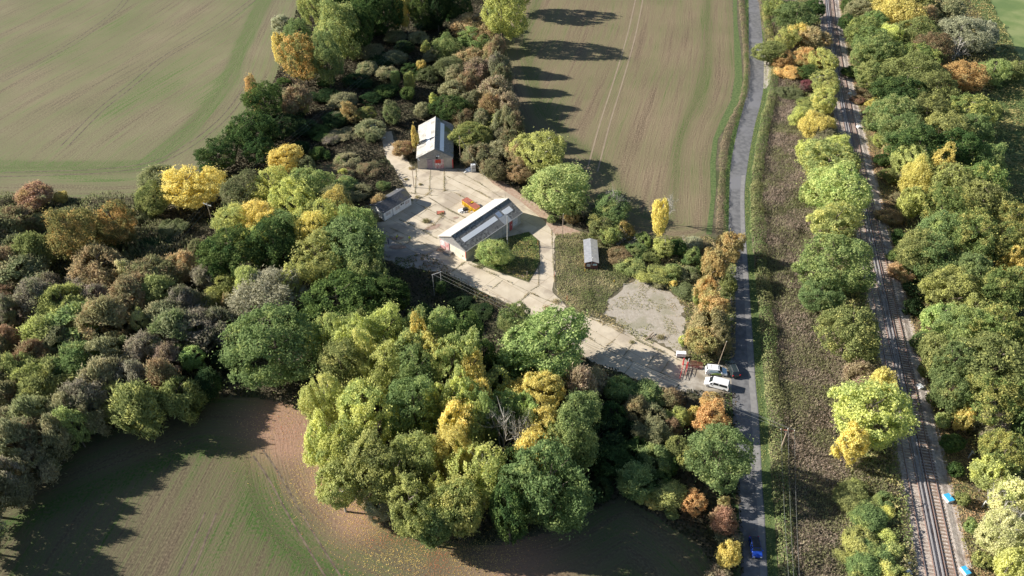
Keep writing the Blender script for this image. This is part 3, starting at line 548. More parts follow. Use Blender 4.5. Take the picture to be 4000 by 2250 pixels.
# --- far barn
M = frame((-26.6, 190.5), 93.2); L_, W_ = 18.3, 9.9   # local x runs away from camera; local y runs left
M = frame((-16.75, 190.7), 93.2)
fb_ = bld("barn", M, "far grey-roofed barn with red doors in its gable at the head of the yard"); EZ, RZ = 3.8, 6.45
b = MB(); b.box(0, L_, 0, .2, 0, EZ-.1, 0, M); b.box(0, L_, W_-.2, W_, 0, EZ-.1, 0, M); b.box(L_-.2, L_, .2, W_-.2, 0, EZ, 0, M); part("side_wall", b, GRW, fb_, M)
b = MB(); b.box(0.01, .2, .2, W_-.2, 0, EZ-.35, 0, M); part("front_wall", b, mat("pale_panel_wall", (.38, .35, .31), (.46, .42, .37), 1.2, .9, detail=8), fb_, M)
b = MB()
for x0, x1 in ((-.1, .1), (L_-.1, L_+.06)):
    b = MB()
    vs = [M @ Vector((x, y, z)) for x in (x0, x1) for y, z in ((-.05, EZ-.35), (W_+.05, EZ-.35), (W_+.05, EZ-.13), (W_/2, RZ-.15), (-.05, EZ-.13))]
    b.add(vs, [(0, 1, 2, 3, 4)[::-1], (5, 6, 7, 8, 9), (0, 5, 6, 1)[::-1], (1, 6, 7, 2)[::-1], (2, 7, 8, 3)[::-1], (3, 8, 9, 4)[::-1], (4, 9, 5, 0)[::-1]])
    part("gable_cladding", b, CLAD, fb_, M)
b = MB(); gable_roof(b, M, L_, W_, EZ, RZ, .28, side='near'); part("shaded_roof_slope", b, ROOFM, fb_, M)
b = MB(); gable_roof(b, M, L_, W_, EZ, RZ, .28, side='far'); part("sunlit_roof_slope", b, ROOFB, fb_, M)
b = MB(); roof_patch(b, M, EZ, RZ, W_, 1.0, 17.0, 6.35, 7.35); part("rooflight", b, SKYL, fb_, M)
b = MB(); roof_patch(b, M, EZ, RZ, W_, .6, 16.4, 2.35, 3.45); part("rooflight", b, SKYL, fb_, M)
b = MB(); b.tube([M @ Vector((-.3, W_/2, RZ+.05)), M @ Vector((L_+.3, W_/2, RZ+.05))], .11, 8); part("ridge_cap", b, mat("pale_ridge", (.5, .49, .46), None), fb_, M)
b = MB(); b.box(-.14, -.05, 5.7, 7.2, 0, 3.1, 0, M); part("door", b, PURP, fb_, M)
b = MB(); b.box(-.17, -.05, 2.55, 5.15, 0, 3.1, 0, M); dd = part("sliding_door", b, PINK, fb_, M)
b = MB(); b.box(-.2, -.175, 3.3, 4.85, 1.9, 3.05, 0, M); part("bright_panel", b, BRED, dd, M)
for y in (4.55, 3.9): b = MB(); b.box(-.22, -.18, y, y+.33, 1.35, 1.75, 0, M); part("notice", b, WHITE, dd, M)
b = MB(); b.box(-.16, -.06, 5.2, 5.65, 0, 3.3, 0, M); part("door_post", b, GREY, fb_, M)
b = MB(); b.box(-.16, -.1, 4.1, 4.7, EZ-.5, EZ+.35, 0, M); part("hatch", b, DARK, fb_, M)
b = MB(); b.box(-.3, -.15, 3.7, 4.1, EZ+.1, EZ+.5, 0, M); b.box(-.3, -.15, 4.2, 4.6, EZ+.25, EZ+.5, 0, M); part("floodlight", b, WHITE, fb_, M)
b = MB(); b.box(-.12, -.04, -.1, .18, 0, 2.9, 0, M); part("red_corner_strip", b, REDP, fb_, M)
b = MB(); b.slab(M @ Vector((-.2, W_+.1, EZ)), M @ Vector((-.35, W_-.4, EZ-.9)), M @ Vector((-.35, W_-.8, EZ-.9)), M @ Vector((-.2, W_-.3, EZ)), .05); part("loose_bargeboard", b, WHITE, fb_, M)
# --- white cabin
M = frame((-33.0, 164.9), 50.1); L_, W_, EZ, RZ = 9.7, 5.2, 2.75, 3.95
cb = bld("cabin", M, "low white cabin with dark slate roof and boarded windows at the yard's left edge")
b = MB(); b.box(0, L_, 0, .15, 0, EZ-.08, 0, M); b.box(0, .15, .15, W_, 0, EZ+.1, 0, M); b.box(L_-.15, L_, .15, W_, 0, EZ+.1, 0, M); b.box(.15, L_-.15, W_-.15, W_, 0, EZ-.1, 0, M)
for x0, x1 in ((0, .15), (L_-.15, L_)):
    vs = [M @ Vector((x, y, z)) for x in (x0, x1) for y, z in ((0.0, EZ-.1), (W_, EZ-.1), (W_/2, RZ-.12))]
    b.add(vs, [(2, 1, 0), (3, 4, 5), (1, 4, 3, 0), (1, 2, 5, 4), (2, 0, 3, 5)])
part("wall", b, WHITE, cb, M)
SL = mat("dark_slate", (.06, .065, .075), (.10, .10, .11), 2.5, .7, detail=8, c3=(.13, .12, .09), s3=.5)
b = MB(); gable_roof(b, M, L_, W_, EZ, RZ, .25); part("roof", b, SL, cb, M)
for x in (.7, 4.0, 7.5):
    b = MB(); b.box(x, x+1.5, -.05, -.003, 1.15, 2.05, 0, M); w = part("window", b, BOARD, cb, M)
    for a, c in ((x-.08, x), (x+.76, x+.84), (x+1.6, x+1.68)): b = MB(); b.box(a, c, -.08, -.055, .95, 2.15, 0, M); part("frame", b, WHITE, w, M)
for x in (5.95, 6.6):
    b = MB(); b.box(x, x+.45, -.05, -.003, 1.7, 2.2, 0, M); part("vent", b, DARK, cb, M)
b = MB(); b.box(3.0, 3.08, -.1, -.02, 0, 2.6, 0, M); b.box(2.7, 3.3, -.1, -.02, 0, .35, 0, M); part("downpipe", b, GREY, cb, M)
# --- small shed
M = frame((17.35, 145.0), -2.0); SW, SLn, EZ, RZ = 3.25, 8.7, 2.25, 2.75
M = M @ Matrix.Identity(4)
sh = bld("shed", M, "small brown shed with two-tone grey roof on the rough grass plot")
b = MB(); b.box(.1, SW-.1, 0, SLn, 0, EZ-.05, 0, M)
vs = [M @ Vector((x, y, z)) for y in (0, SLn) for x, z in ((.1, EZ-.05), (SW-.1, EZ-.05), (SW/2, RZ-.12))]; b.add(vs, [(0, 1, 2), (5, 4, 3)])
part("wall", b, BROWNW, sh, M)
for nm, m, x0, x1, z0, z1 in (("dark_roof_slope", mat("blue_grey_felt", (.20, .21, .23), (.25, .26, .28), 1.5, .9, detail=8), -.1, SW/2, EZ-.03, RZ), ("pale_roof_slope", mat("pale_grey_felt", (.34, .33, .31), (.42, .41, .38), 1.5, .9, detail=8), SW/2, SW+.1, RZ, EZ-.03)):
    b = MB(); b.slab(M @ Vector((x0, -.25, z0)), M @ Vector((x1, -.25, z1)), M @ Vector((x1, SLn+.2, z1)), M @ Vector((x0, SLn+.2, z0)), .07); part(nm, b, m, sh, M)
for x0, x1, z0, z1, m in ((.55, 1.3, 1.0, 1.7, mat("pale_blind", (.62, .55, .55), (.7, .66, .66), 4)), (1.95, 2.85, 1.35, 1.75, mat("pale_blue_glass", (.55, .70, .74), None, rough=.3))):
    b = MB(); b.box(x0-.06, x1+.06, -.05, -.004, z0-.06, z1+.06, 0, M); w = part("window", b, WHITE, sh, M)
    b = MB(); b.box(x0, x1, -.075, -.052, z0, z1, 0, M); part("pane", b, m, w, M)
b = MB(); b.tube([M @ Vector((1.6, -.15, 1.5)), M @ Vector((1.6, -.15, 3.6)), M @ Vector((1.85, -.15, 3.9))], .05, 6); part("flue_pipe", b, mat("pale_metal", (.6, .6, .6), None), sh, M)
b = MB(); b.box(.04, .1, -.03, .05, 0, 2.1, 0, M); part("yellow_corner_strip", b, mat("yellow_paint", (.7, .5, .05), None), sh, M)
# ------------------------------------------------------------------ vehicles
PAINT = {}
def paint(nm, c, rough=.25): return mat(nm, c, None, rough=rough, spec=.6)
TYRE = mat("tyre_rubber", (.025, .025, .025), None, rough=.8); RIM = mat("alloy_rim", (.5, .5, .52), None, metal=.8, rough=.3); CG = mat("car_glass", (.015, .02, .025), None, rough=.08, spec=.8)
LENS = mat("headlamp_lens", (.75, .78, .80), None, rough=.1, spec=.8); TAIL = mat("tail_lamp", (.45, .02, .02), None, rough=.2); BPL = mat("black_plastic", (.03, .03, .03), None, rough=.6)
def vehicle(name, label, cat, loc, deg, L, Wd, prof, roofm, bodym, win, belt, tumble=.86, wheel_r=.32, extras=None):
    """prof: outline (x,z) clockwise from lower front; front is +x. win: list of side windows (x0,x1,z0,z1)"""
    root = empty(name, (loc[0], loc[1], .05), R(deg), label, cat, "vehicles at the entrance and on the lane")
    def hw(z): return Wd/2*(1 if z <= belt else 1-(1-tumble)*(z-belt)/(prof_top-belt))
    prof_top = max(z for _, z in prof); n = len(prof)
    bm = bmesh.new()
    ys = [-1, -.93, 0, .93, 1]; rings = []
    for q in ys:
        ring = []
        for x, z in prof:
            inset = .0 if abs(q) < 1 else .06
            xx = x*(1-inset*.45); zz = z-(inset if z > .5 else -inset*.5)*(1 if abs(q) == 1 else 0)
            zz += .035 if q == 0 and z > belt-.1 else 0
            ring.append(bm.verts.new((xx, q*hw(z), zz)))
        rings.append(ring)
    for i in range(len(ys)-1):
        for j in range(n):
            k = (j+1) % n; bm.faces.new((rings[i][j], rings[i][k], rings[i+1][k], rings[i+1][j]))
    bm.faces.new(rings[0][::-1]); bm.faces.new(rings[-1])
    bmesh.ops.recalc_face_normals(bm, faces=bm.faces); me = bpy.data.meshes.new("body"); bm.to_mesh(me); bm.free(); me.materials.append(bodym); me.materials.append(roofm)
    for p in me.polygons:
        c = sum((me.vertices[v].co for v in p.vertices), Vector())/len(p.vertices)
        if c.z > belt+.05 and abs(c.y) < Wd*.49 and p.normal.z > .8: p.material_index = 1
    bo = bpy.data.objects.new("body", me); COL.objects.link(bo); bo.parent = root
    bv = bo.modifiers.new("bevel", 'BEVEL'); bv.width = .05; bv.segments = 2; bv.limit_method = 'ANGLE'; bv.angle_limit = R(35)
    def pt(x, z, s, out=.012): return (x, s*(hw(z)+out), z)
    for s in (-1, 1):
        for x0, x1, x2, x3, z0, z1 in win:     # bottom x0..x1, top x2..x3
            b = MB(); v = [pt(x0, z0, s), pt(x1, z0, s), pt(x3, z1, s), pt(x2, z1, s)]
            vi = [(x, y-s*.05, z) for x, y, z in v]; b.add(v+vi, [(0, 1, 2, 3) if s < 0 else (3, 2, 1, 0), (0, 4, 5, 1), (1, 5, 6, 2), (2, 6, 7, 3), (3, 7, 4, 0)]); b.build("side_window", CG, root)
    # windscreen / rear window: find the sloping profile edges above the belt
    for nm, sgn in (("windscreen", 1), ("rear_window", -1)):
        best = None
        for j in range(n):
            (xa, za), (xb, zb) = prof[j], prof[(j+1) % n]
            if min(za, zb) >= belt-.08 and abs(zb-za) > .25 and (xa+xb)*sgn > 0: best = ((xa, za), (xb, zb))
        if not best: continue
        (xa, za), (xb, zb) = sorted(best, key=lambda q: q[1]); f = lambda t: (xa+(xb-xa)*t, za+(zb-za)*t)
        b = MB(); q = []
        for t in (.08, .93):
            x, z = f(t)
            for s in (-1, 1): q.append((x+sgn*.03, s*(hw(z)*.88), z+.03))
        b.slab(q[0], q[1], q[3], q[2], .02) if sgn > 0 else b.slab(q[1], q[0], q[2], q[3], .02); b.build(nm, CG, root)
    xf, xr = max(x for x, z in prof), min(x for x, z in prof)
    for x in (xf-.85, xr+.80):
        for s in (-1, 1):
            b = MB(); y0, y1 = s*(Wd/2-.2), s*(Wd/2+.02)
            b.tube([(x, y0, wheel_r), (x, y1, wheel_r)], wheel_r, 18); w = b.build("wheel", TYRE, root, False)
            b = MB(); b.tube([(x, y1-s*.01, wheel_r), (x, y1+s*.015, wheel_r)], wheel_r*.62, 12); b.build("rim", RIM, w)
    for s in (-1, 1):
        b = MB(); b.box(xf-.22, xf+.005, s*(Wd/2-.42) if s > 0 else -(Wd/2-.10), (Wd/2-.10) if s > 0 else -(Wd/2-.42), prof[1][1]-.04, prof[2][1]-.12); b.build("headlight", LENS, root)
        b = MB(); y0, y1 = sorted((s*(Wd/2-.24), s*(Wd/2-.03))); b.box(xr-.012, xr+.12, y0, y1, .75, 1.05); b.build("tail_light", TAIL, root)
        b = MB(); xm = min(x0 for x0, *_ in [(win[0][1],)])-.05; y0, y1 = sorted((s*(Wd/2-.02), s*(Wd/2+.18))); b.box(xm-.08, xm+.08, y0, y1, belt-.02, belt+.16); b.build("wing_mirror", bodym, root)
    b = MB(); b.box(xf-.02, xf+.02, -.5, .5, .33, .45); b.build("front_grille", BPL, root)
    if extras: extras(root)
    return root
def V(x, y, z=0): return at(2600+x/5.795, 1350+y/5.795, z)
vc = V(1150, 560, .9); WV = paint("white_vehicle_paint", (.78, .79, .80)); BV = paint("pale_blue_livery", (.42, .60, .70)); GV = paint("green_livery", (.26, .42, .03)); SV = paint("silver_vehicle_paint", (.62, .63, .65))
def livery(root):
    for s in (-1, 1):
        b = MB(); y = s*.925
        pts = [(-1.35, .42), (-.6, .78), (.2, .95), (.9, .92), (1.0, .42)]; vs = [(x, y, z) for x, z in pts]+[(x, y-s*.03, z) for x, z in pts]
        b.add(vs, [(0, 1, 2, 3, 4) if s < 0 else (4, 3, 2, 1, 0)]+[(i, (i+1) % 5, 5+(i+1) % 5, 5+i) for i in range(5)]); b.build("green_swoosh", GV, root)
        b = MB(); y0, y1 = sorted((s*.93, s*.905)); b.box(-1.5, .3, y0, y1, 1.02, 1.42); b.build("pale_blue_side_panel", BV, root)
        b = MB(); y0, y1 = sorted((s*.945, s*.93)); b.box(.25, .65, y0, y1, .98, 1.08); b.build("white_logo_mark", WV, root)
    b = MB(); b.slab((1.22, -.76, 1.115), (1.95, -.72, .915), (1.95, .72, .915), (1.22, .76, 1.115), .02); b.build("pale_blue_bonnet", BV, root)
    for x in (-1.2, .1): b = MB(); b.box(x, x+.1, -.5, .5, 1.845, 1.87); b.build("roof_bar", GREY, root)
a = V(1000, 690); c = V(1300, 715); hd1 = math.degrees(math.atan2(c.y-a.y, c.x-a.x))
vehicle("van", "white panel van with pale blue nose and green side swoosh parked at the gate", "van", (vc.x, vc.y), hd1, 4.4, 1.82,
        [(2.15, .30), (2.2, .55), (2.12, .85), (1.15, 1.08), (.45, 1.74), (.1, 1.80), (-1.9, 1.80), (-2.1, 1.5), (-2.2, .95), (-2.2, .30)], WV, WV, [(.05, .98, .12, .52, 1.12, 1.6)], 1.05, extras=livery)
a = V(1110, 800, 1.9); c = V(1405, 880, 1.9); hd2 = math.degrees(math.atan2(a.y-c.y, a.x-c.x)); vc = V(1165, 850, .9)
vehicle("minivan", "silver minivan with dark side windows parked second from the gate", "van", (vc.x, vc.y), hd2, 4.95, 1.92,
        [(2.4, .30), (2.47, .6), (2.35, .88), (1.65, 1.12), (.85, 1.80), (.5, 1.88), (-2.2, 1.90), (-2.38, 1.4), (-2.47, .95), (-2.47, .30)], SV, WV, [(.95, 1.45, .82, .95, 1.15, 1.62), (-.35, .75, -.35, .62, 1.15, 1.66), (-2.05, -.5, -2.0, -.5, 1.15, 1.66)], 1.08, .88)
def rails(root):
    for s in (-1, 1):
        b = MB(); b.tube([(.3, s*.58, 1.44), (.2, s*.58, 1.52), (-1.5, s*.56, 1.52), (-1.6, s*.56, 1.44)], .025, 6); b.build("roof_rail", RIM, root)
DG = paint("dark_green_black_paint", (.025, .035, .035)); vc = V(1520, 520, .7)
vehicle("estate_car", "dark estate car with roof rails standing in the lane beside the white van", "car", (vc.x, vc.y), 97, 4.6, 1.8,
        [(2.22, .28), (2.3, .5), (2.2, .72), (1.15, .95), (.45, 1.40), (.1, 1.46), (-1.7, 1.44), (-2.15, 1.0), (-2.3, .85), (-2.3, .28)], DG, DG, [(.35, .95, .3, .45, .98, 1.32), (-.55, .25, -.5, .22, .98, 1.34), (-1.6, -.65, -1.4, -.6, .98, 1.32)], .92, .82, extras=rails)
BL = paint("bright_blue_paint", (.015, .06, .38)); BKR = paint("black_roof_paint", (.02, .02, .022)); vm = at(2850+735/7.247, 2050+640/7.247, .6)
def stripe(root):
    b = MB(); b.box(1.72, 1.80, -.5, .5, .52, .62); b.build("chrome_grille", LENS, root)
vehicle("hatchback_car", "bright blue hatchback with black roof driving down the shaded lane", "car", (vm.x, vm.y), -93, 3.8, 1.7,
        [(1.78, .28), (1.85, .48), (1.78, .78), (.95, .96), (.55, 1.36), (.3, 1.41), (-1.45, 1.39), (-1.8, .95), (-1.85, .7), (-1.85, .28)], BKR, BL, [(.1, .88, .1, .5, .98, 1.29), (-1.5, .0, -1.35, .0, .98, 1.29)], .93, .84, .30, extras=stripe)
# ------------------------------------------------------------------ people (one skinned body each, clothes as children)
def person(label, loc, deg, top, legs, vest, bend=0.0, arm=.3, hair=(.05, .035, .02)):
    root = empty("person", (loc[0], loc[1], .03), R(deg), label, "person", "people surveying the yard")
    V_, E_, R_ = [], [], []
    def n(p, r, par=None):
        V_.append(p); R_.append(r)
        if par is not None: E_.append((par, len(V_)-1))
        return len(V_)-1
    b = bend
    pel = n((0, 0, .95), .15); ch = n((.12*b, 0, 1.22), .15, pel); sh = n((.3*b, 0, 1.45-.1*b), .14, ch); nk = n((.36*b, 0, 1.53-.1*b), .055, sh); hd = n((.44*b, 0, 1.66-.12*b), .10, nk); n((.46*b+.01, 0, 1.74-.12*b), .08, hd)
    for s in (-1, 1):
        hp = n((0, s*.1, .9), .10, pel); kn = n((.03, s*.12, .5), .065, hp); an = n((0, s*.13, .09), .045, kn); n((.14, s*.14, .05), .04, an)
        a = n((.3*b, s*.2, 1.42-.1*b), .06, sh); el = n((.3*b+.03, s*.27, 1.14-.08*b), .045, a); wr = n((.3*b+arm, s*.22, 1.0+arm*.3), .03, el)
        pa = n((.3*b+arm+.07, s*.21, 1.0+arm*.32), .032, wr)
        for k, (dy, ln) in enumerate(((-.03, .07), (-.01, .085), (.012, .08), (.032, .06))):
            f = n((.3*b+arm+.07+ln*.6, s*.21+dy, .99+arm*.32), .009, pa); n((.3*b+arm+.07+ln, s*.21+dy, .965+arm*.32), .008, f)
        n((.3*b+arm+.08, s*.21-s*.05, 1.02+arm*.32), .010, wr)
    me = bpy.data.meshes.new("body"); me.from_pydata(V_, E_, []); o = bpy.data.objects.new("body", me); COL.objects.link(o); o.parent = root
    sk = o.modifiers.new("skin", 'SKIN'); o.modifiers.new("sub", 'SUBSURF').render_levels = 1; sk.use_smooth_shade = True
    for i, r in enumerate(R_): me.skin_vertices[0].data[i].radius = (r, r); me.skin_vertices[0].data[i].use_root = i == 0
    m = bpy.data.materials.new("clothed_figure"); m.use_nodes = True; nt = m.node_tree; tc = nt.nodes.new("ShaderNodeTexCoord"); sx = nt.nodes.new("ShaderNodeSeparateXYZ"); nt.links.new(tc.outputs["Object"], sx.inputs[0])
    cr = nt.nodes.new("ShaderNodeValToRGB"); cr.color_ramp.interpolation = 'CONSTANT'; nt.links.new(sx.outputs[2], cr.inputs[0])
    mr = nt.nodes.new("ShaderNodeMath"); mr.operation = 'DIVIDE'; mr.inputs[1].default_value = 2.0; nt.links.new(sx.outputs[2], mr.inputs[0]); nt.links.new(mr.outputs[0], cr.inputs[0])
    e = cr.color_ramp.elements; e[0].position = 0; e[0].color = (.02, .018, .015, 1); e[1].position = .05; e[1].color = (*legs, 1)
    for p_, c_ in ((.49, top), ((1.53-.1*b)/2, (.48, .30, .22))): x = e.new(p_); x.color = (*c_, 1)
    nt.links.new(cr.outputs[0], nt.nodes["Principled BSDF"].inputs["Base Color"]); me.materials.append(m)
    bm = bmesh.new(); bmesh.ops.create_uvsphere(bm, u_segments=14, v_segments=10, radius=.112); bmesh.ops.delete(bm, geom=[v for v in bm.verts if v.co.z < -.02 and v.co.x > -.02], context='VERTS')
    me2 = bpy.data.meshes.new("hair"); bm.to_mesh(me2); bm.free(); h = bpy.data.objects.new("hair", me2); COL.objects.link(h); h.parent = root; h.location = (.44*b-.01, 0, 1.71-.12*b); me2.materials.append(mat("hair_%d" % int(hair[0]*100), hair, None, rough=.9))
    if vest:
        bm = bmesh.new(); bmesh.ops.create_cone(bm, cap_ends=False, segments=16, radius1=.21, radius2=.20, depth=.52)
        for v in bm.verts: v.co.y *= 1.18; v.co.x = v.co.x*.85+(v.co.z+.26)*.3*b/.5
        me3 = bpy.data.meshes.new("vest"); bm.to_mesh(me3); bm.free(); v = bpy.data.objects.new("vest", me3); COL.objects.link(v); v.parent = root; v.location = (.06*b, 0, 1.2); me3.materials.append(mat("hi_vis_yellow", (.62, .85, .06), None, rough=.8))
        bm = bmesh.new(); bmesh.ops.create_cone(bm, cap_ends=False, segments=16, radius1=.215, radius2=.215, depth=.06)
        for q in bm.verts: q.co.y *= 1.18; q.co.x *= .86
        me4 = bpy.data.meshes.new("reflective_band"); bm.to_mesh(me4); bm.free(); q = bpy.data.objects.new("reflective_band", me4); COL.objects.link(q); q.parent = v; q.location = (.03*b, 0, -.1); me4.materials.append(RIM)
    return root
p = at(1450+485/3.22, 750+620/3.22); person("person in black with a yellow hi-vis vest standing upright on the yard", p, -60, (.02, .02, .025), (.015, .015, .02), True)
p = at(1450+322/3.22, 750+604/3.22); person("person in hi-vis vest leaning forward, middle one of three on the yard", p, -10, (.02, .03, .08), (.02, .02, .03), True, .9, .35)
p = at(1450+217/3.22, 750+655/3.22); person("person in dark blue clothes standing in the shade at the yard corner", p, 30, (.02, .03, .12), (.02, .025, .07), False)
# ------------------------------------------------------------------ poles and wires
WOOD = mat("pole_wood", (.26, .20, .15), (.36, .29, .22), 3); INS = mat("insulator", (.62, .62, .60), None, rough=.4); WIRE = mat("wire", (.20, .21, .20), None, rough=.5)
STEEL = mat("galvanised", (.36, .37, .36), (.46, .46, .44), 3, .5)
def wire(parent, a, b, sag, r=.016, name="wire"):
    a, b = Vector(a), Vector(b); pts = [a.lerp(b, t/14)-Vector((0, 0, sag*4*(t/14)*(1-t/14))) for t in range(15)]
    m = MB(); m.tube(pts, r, 4); o = m.build(name, WIRE); o.parent = parent; o.data.transform(Matrix.Translation(-parent.location)); return o
def power_pole(base, h, arm_dir, label, armm=WOOD, pm=WOOD, w=1.3, r=.16):
    root = empty("power_pole", base, 0, label, "utility pole", "power line poles")
    b = MB(); b.tube([(0, 0, 0), (0, 0, h)], [r, r*.65], 10); b.build("pole", pm, root)
    d = Vector((math.cos(arm_dir), math.sin(arm_dir), 0)); b = MB(); M = Matrix.Rotation(arm_dir, 4, 'Z'); b.box(-w, w, -.07, .07, h-.45, h-.3, 0, M); b.build("crossarm", armm, root)
    tops = []
    for k in (-1, 0, 1):
        q = d*(k*(w-.1)); z = h-.3 if k else h
        b = MB(); b.tube([(q.x, q.y, z), (q.x, q.y, z+.14), (q.x, q.y, z+.16), (q.x, q.y, z+.3)], [.05, .08, .05, .04], 8); b.build("insulator", INS, root); tops.append(Vector(base)+Vector((q.x, q.y, z+.3)))
    return root, tops
bL = at(845, 915); pl, tl = power_pole((bL.x, bL.y, 0), 9.4, R(-28), "tall grey power pole with crossarm between yellow trees in the left thicket", STEEL)
bR = at(3046, 1765); prt, trt = power_pole((bR.x, bR.y, 0), 6.6, R(-8), "power pole with red-brown crossarm in the brown scrub beyond the lane", mat("red_brown_arm", (.38, .16, .11), None))
b = MB(); b.tube([(-.25, 0, 5.9), (.25, .05, 5.5), (.1, 0, 4.9)], .09, 6); b.build("transformer_gear", STEEL, prt)
hz = at(1712, 1150); hroot = empty("pole_frame", (hz.x, hz.y, 0), 0, "ivy-covered twin pole frame with white top beam by the drive", "utility pole", "power line poles")
for s in (-1, 1): b = MB(); b.tube([(s*.85, s*.5, 0), (s*.85, s*.5, 6.3)], .07, 8); b.build("pole", GREY, hroot)
b = MB(); b.box(-1.2, 1.2, -.06, .06, 6.22, 6.34, 0, Matrix.Rotation(math.atan2(.5, .85), 4, 'Z')); b.build("top_beam", GREY, hroot)
ht = [Vector((hz.x, hz.y, 6.5))+Vector((k*.9, k*.5, 0)) for k in (-1, 0, 1)]
for k in range(3): wire(prt, ht[k], trt[k], 1.2)
for k, (ex, ey) in enumerate(((1988, 1500), (2000, 1500), (2014, 1500))): wire(prt, trt[k], A(ex, ey, 6.0), .8)
far = A(1060, 60, 12); nearp = A(-90, 1130, 9.5); dl = Vector((math.cos(R(-28)), math.sin(R(-28)), 0))
for k in (-1, 0, 1): wire(pl, tl[k+1], far+dl*k*1.2, 2.0); wire(pl, tl[k+1], nearp+dl*k*1.2, 1.6)
def simple_pole(name, label, base, h, m, r=.1, lean=(0, 0), grp=None, cat="pole"):
    root = empty(name, (base.x, base.y, 0), 0, label, cat, grp); b = MB(); b.tube([(0, 0, 0), (lean[0], lean[1], h)], [r, r*.75], 8); b.build("shaft", m, root)
    b = MB(); b.tube([(lean[0], lean[1], h), (lean[0], lean[1], h+.06)], r*.95, 8); b.build("cap", STEEL, root); return root
simple_pole("lamp_post", "tall white metal pole beside the long workshop's right wall", at(1982, 955), 8.6, STEEL, .13)
simple_pole("wooden_pole", "slim dark pole at the top of the access track beside orange bush", at(2196, 930), 7.4, WOOD, .11)
simple_pole("wooden_pole", "slim dark pole behind the white cabin at the yard's left edge", at(1617, 732), 6.8, WOOD, .1)
pb = simple_pole("wooden_pole", "grey pole in the bushes right of the far barn, wires to it", at(1799, 640), 9.0, WOOD, .09)
simple_pole("wooden_pole", "leaning brown pole beside the orange roadside bushes above the entrance", at(2800, 1440), 8.0, WOOD, .09, (.6, -.1))
tp = Vector(pb.location)+Vector((0, 0, 8.9)); wire(pb, tp, (-21.9, 190.4, 5.4), .4, .015); wire(pb, tp, at(1962, 778, .6), .8, .018); wire(pb, (-21.7, 190.2, 6.2), at(1630, 638, 2.6), .3, .015)
# posts round the drive
RP = mat("red_brown_post", (.36, .10, .06), (.45, .16, .09), 3); YP = mat("yellow_post", (.62, .42, .04), None); D_ = lambda x, y: at(2000+x/1.932, 750+y/1.932)
for nm, lab, p, h, m in (("post", "thin post with yellow foot at the access track's left edge", D_(195, 405), 1.9, RP), ("post", "red-brown post on the grass corner right of the access track", D_(320, 640), 1.7, RP), ("post", "red-brown post where grass plot meets the drive's bend", D_(415, 820), 1.7, RP),
                         ("post", "short yellow marker post just below the small shed", D_(551, 600), .9, YP), ("post", "short yellow marker post at the gravel patch's top left corner", D_(770, 680), .9, YP), ("post", "thin bare post at the tip of the grass beside the workshop", D_(113, 655), 2.2, WOOD), ("post", "short yellow post in shade right of the workshop", at(1700+1410/4.83, 750+1165/4.83), 1.1, YP)):
    simple_pole(nm, lab, p, h, m, .07, grp="marker posts round the yard", cat="post")
# ------------------------------------------------------------------ entrance gate, fence panel, boxes
GR = mat("gate_red", (.42, .05, .055), (.50, .09, .085), 3, .6)
def bargate(label, a, b_, h=1.1):
    root = empty("gate", (a.x, a.y, 0), 0, label, "gate", "red gates at the drive mouth"); v = b_-a; v.z = 0; b = MB()
    for z in (.35, .7, h): b.tube([(0, 0, z), (v.x, v.y, z)], .045, 6)
    for t in (.0, .33, .66, 1): b.tube([(v.x*t, v.y*t, .3), (v.x*t, v.y*t, h)], .04, 6)
    b.tube([(0, 0, .3), (v.x, v.y, h)], .035, 6); b.build("leaf", GR, root); b = MB(); b.tube([(-.12, .1, 0), (-.12, .1, 1.7)], .15, 8); b.tube([(-.12, .1, 1.7), (-.12, .1, 1.8)], .18, 8); b.build("hinge_post", GR, root)
bargate("long red bar gate swung open across the pale drive", V(405, 440), V(318, 770)); bargate("short red bar gate leaf nearest the white van", V(490, 520), V(440, 690))
root = empty("palisade_fence", V(512, 470), 0, "dark red palisade fence panel below the golden roadside bush", "fence"); v = V(815, 545)-V(512, 470); b = MB()
for k in range(15):
    t = k/14; b.box(v.x*t-.04, v.x*t+.04, v.y*t-.02, v.y*t+.02, .05, 2.1)
b.build("pales", mat("dark_red_paint", (.20, .035, .04), (.28, .05, .055), 4, .7), root)
for z in (.5, 1.7): b = MB(); b.tube([(0, .06, z), (v.x, v.y+.06, z)], .045, 4); b.build("rail", GR, root)
b = MB(); b.box(-.2, -.08, -.06, .06, 0, 2.3); b.build("white_post", WHITE, root)
root = empty("cabinet", V(335, 262), R(-5), "white metal cabinet on short legs left of the red fence panel", "cabinet"); b = MB(); b.box(-.95, .95, -.4, .4, .5, 1.35); b.build("box", WHITE, root)
for x in (-.8, .8): b = MB(); b.box(x-.06, x+.06, -.3, .3, 0, .5); b.build("leg", GREY, root)
b = MB(); b.box(-1.0, 1.0, -.45, .45, 1.352, 1.42); b.build("lid", WHITE, root)
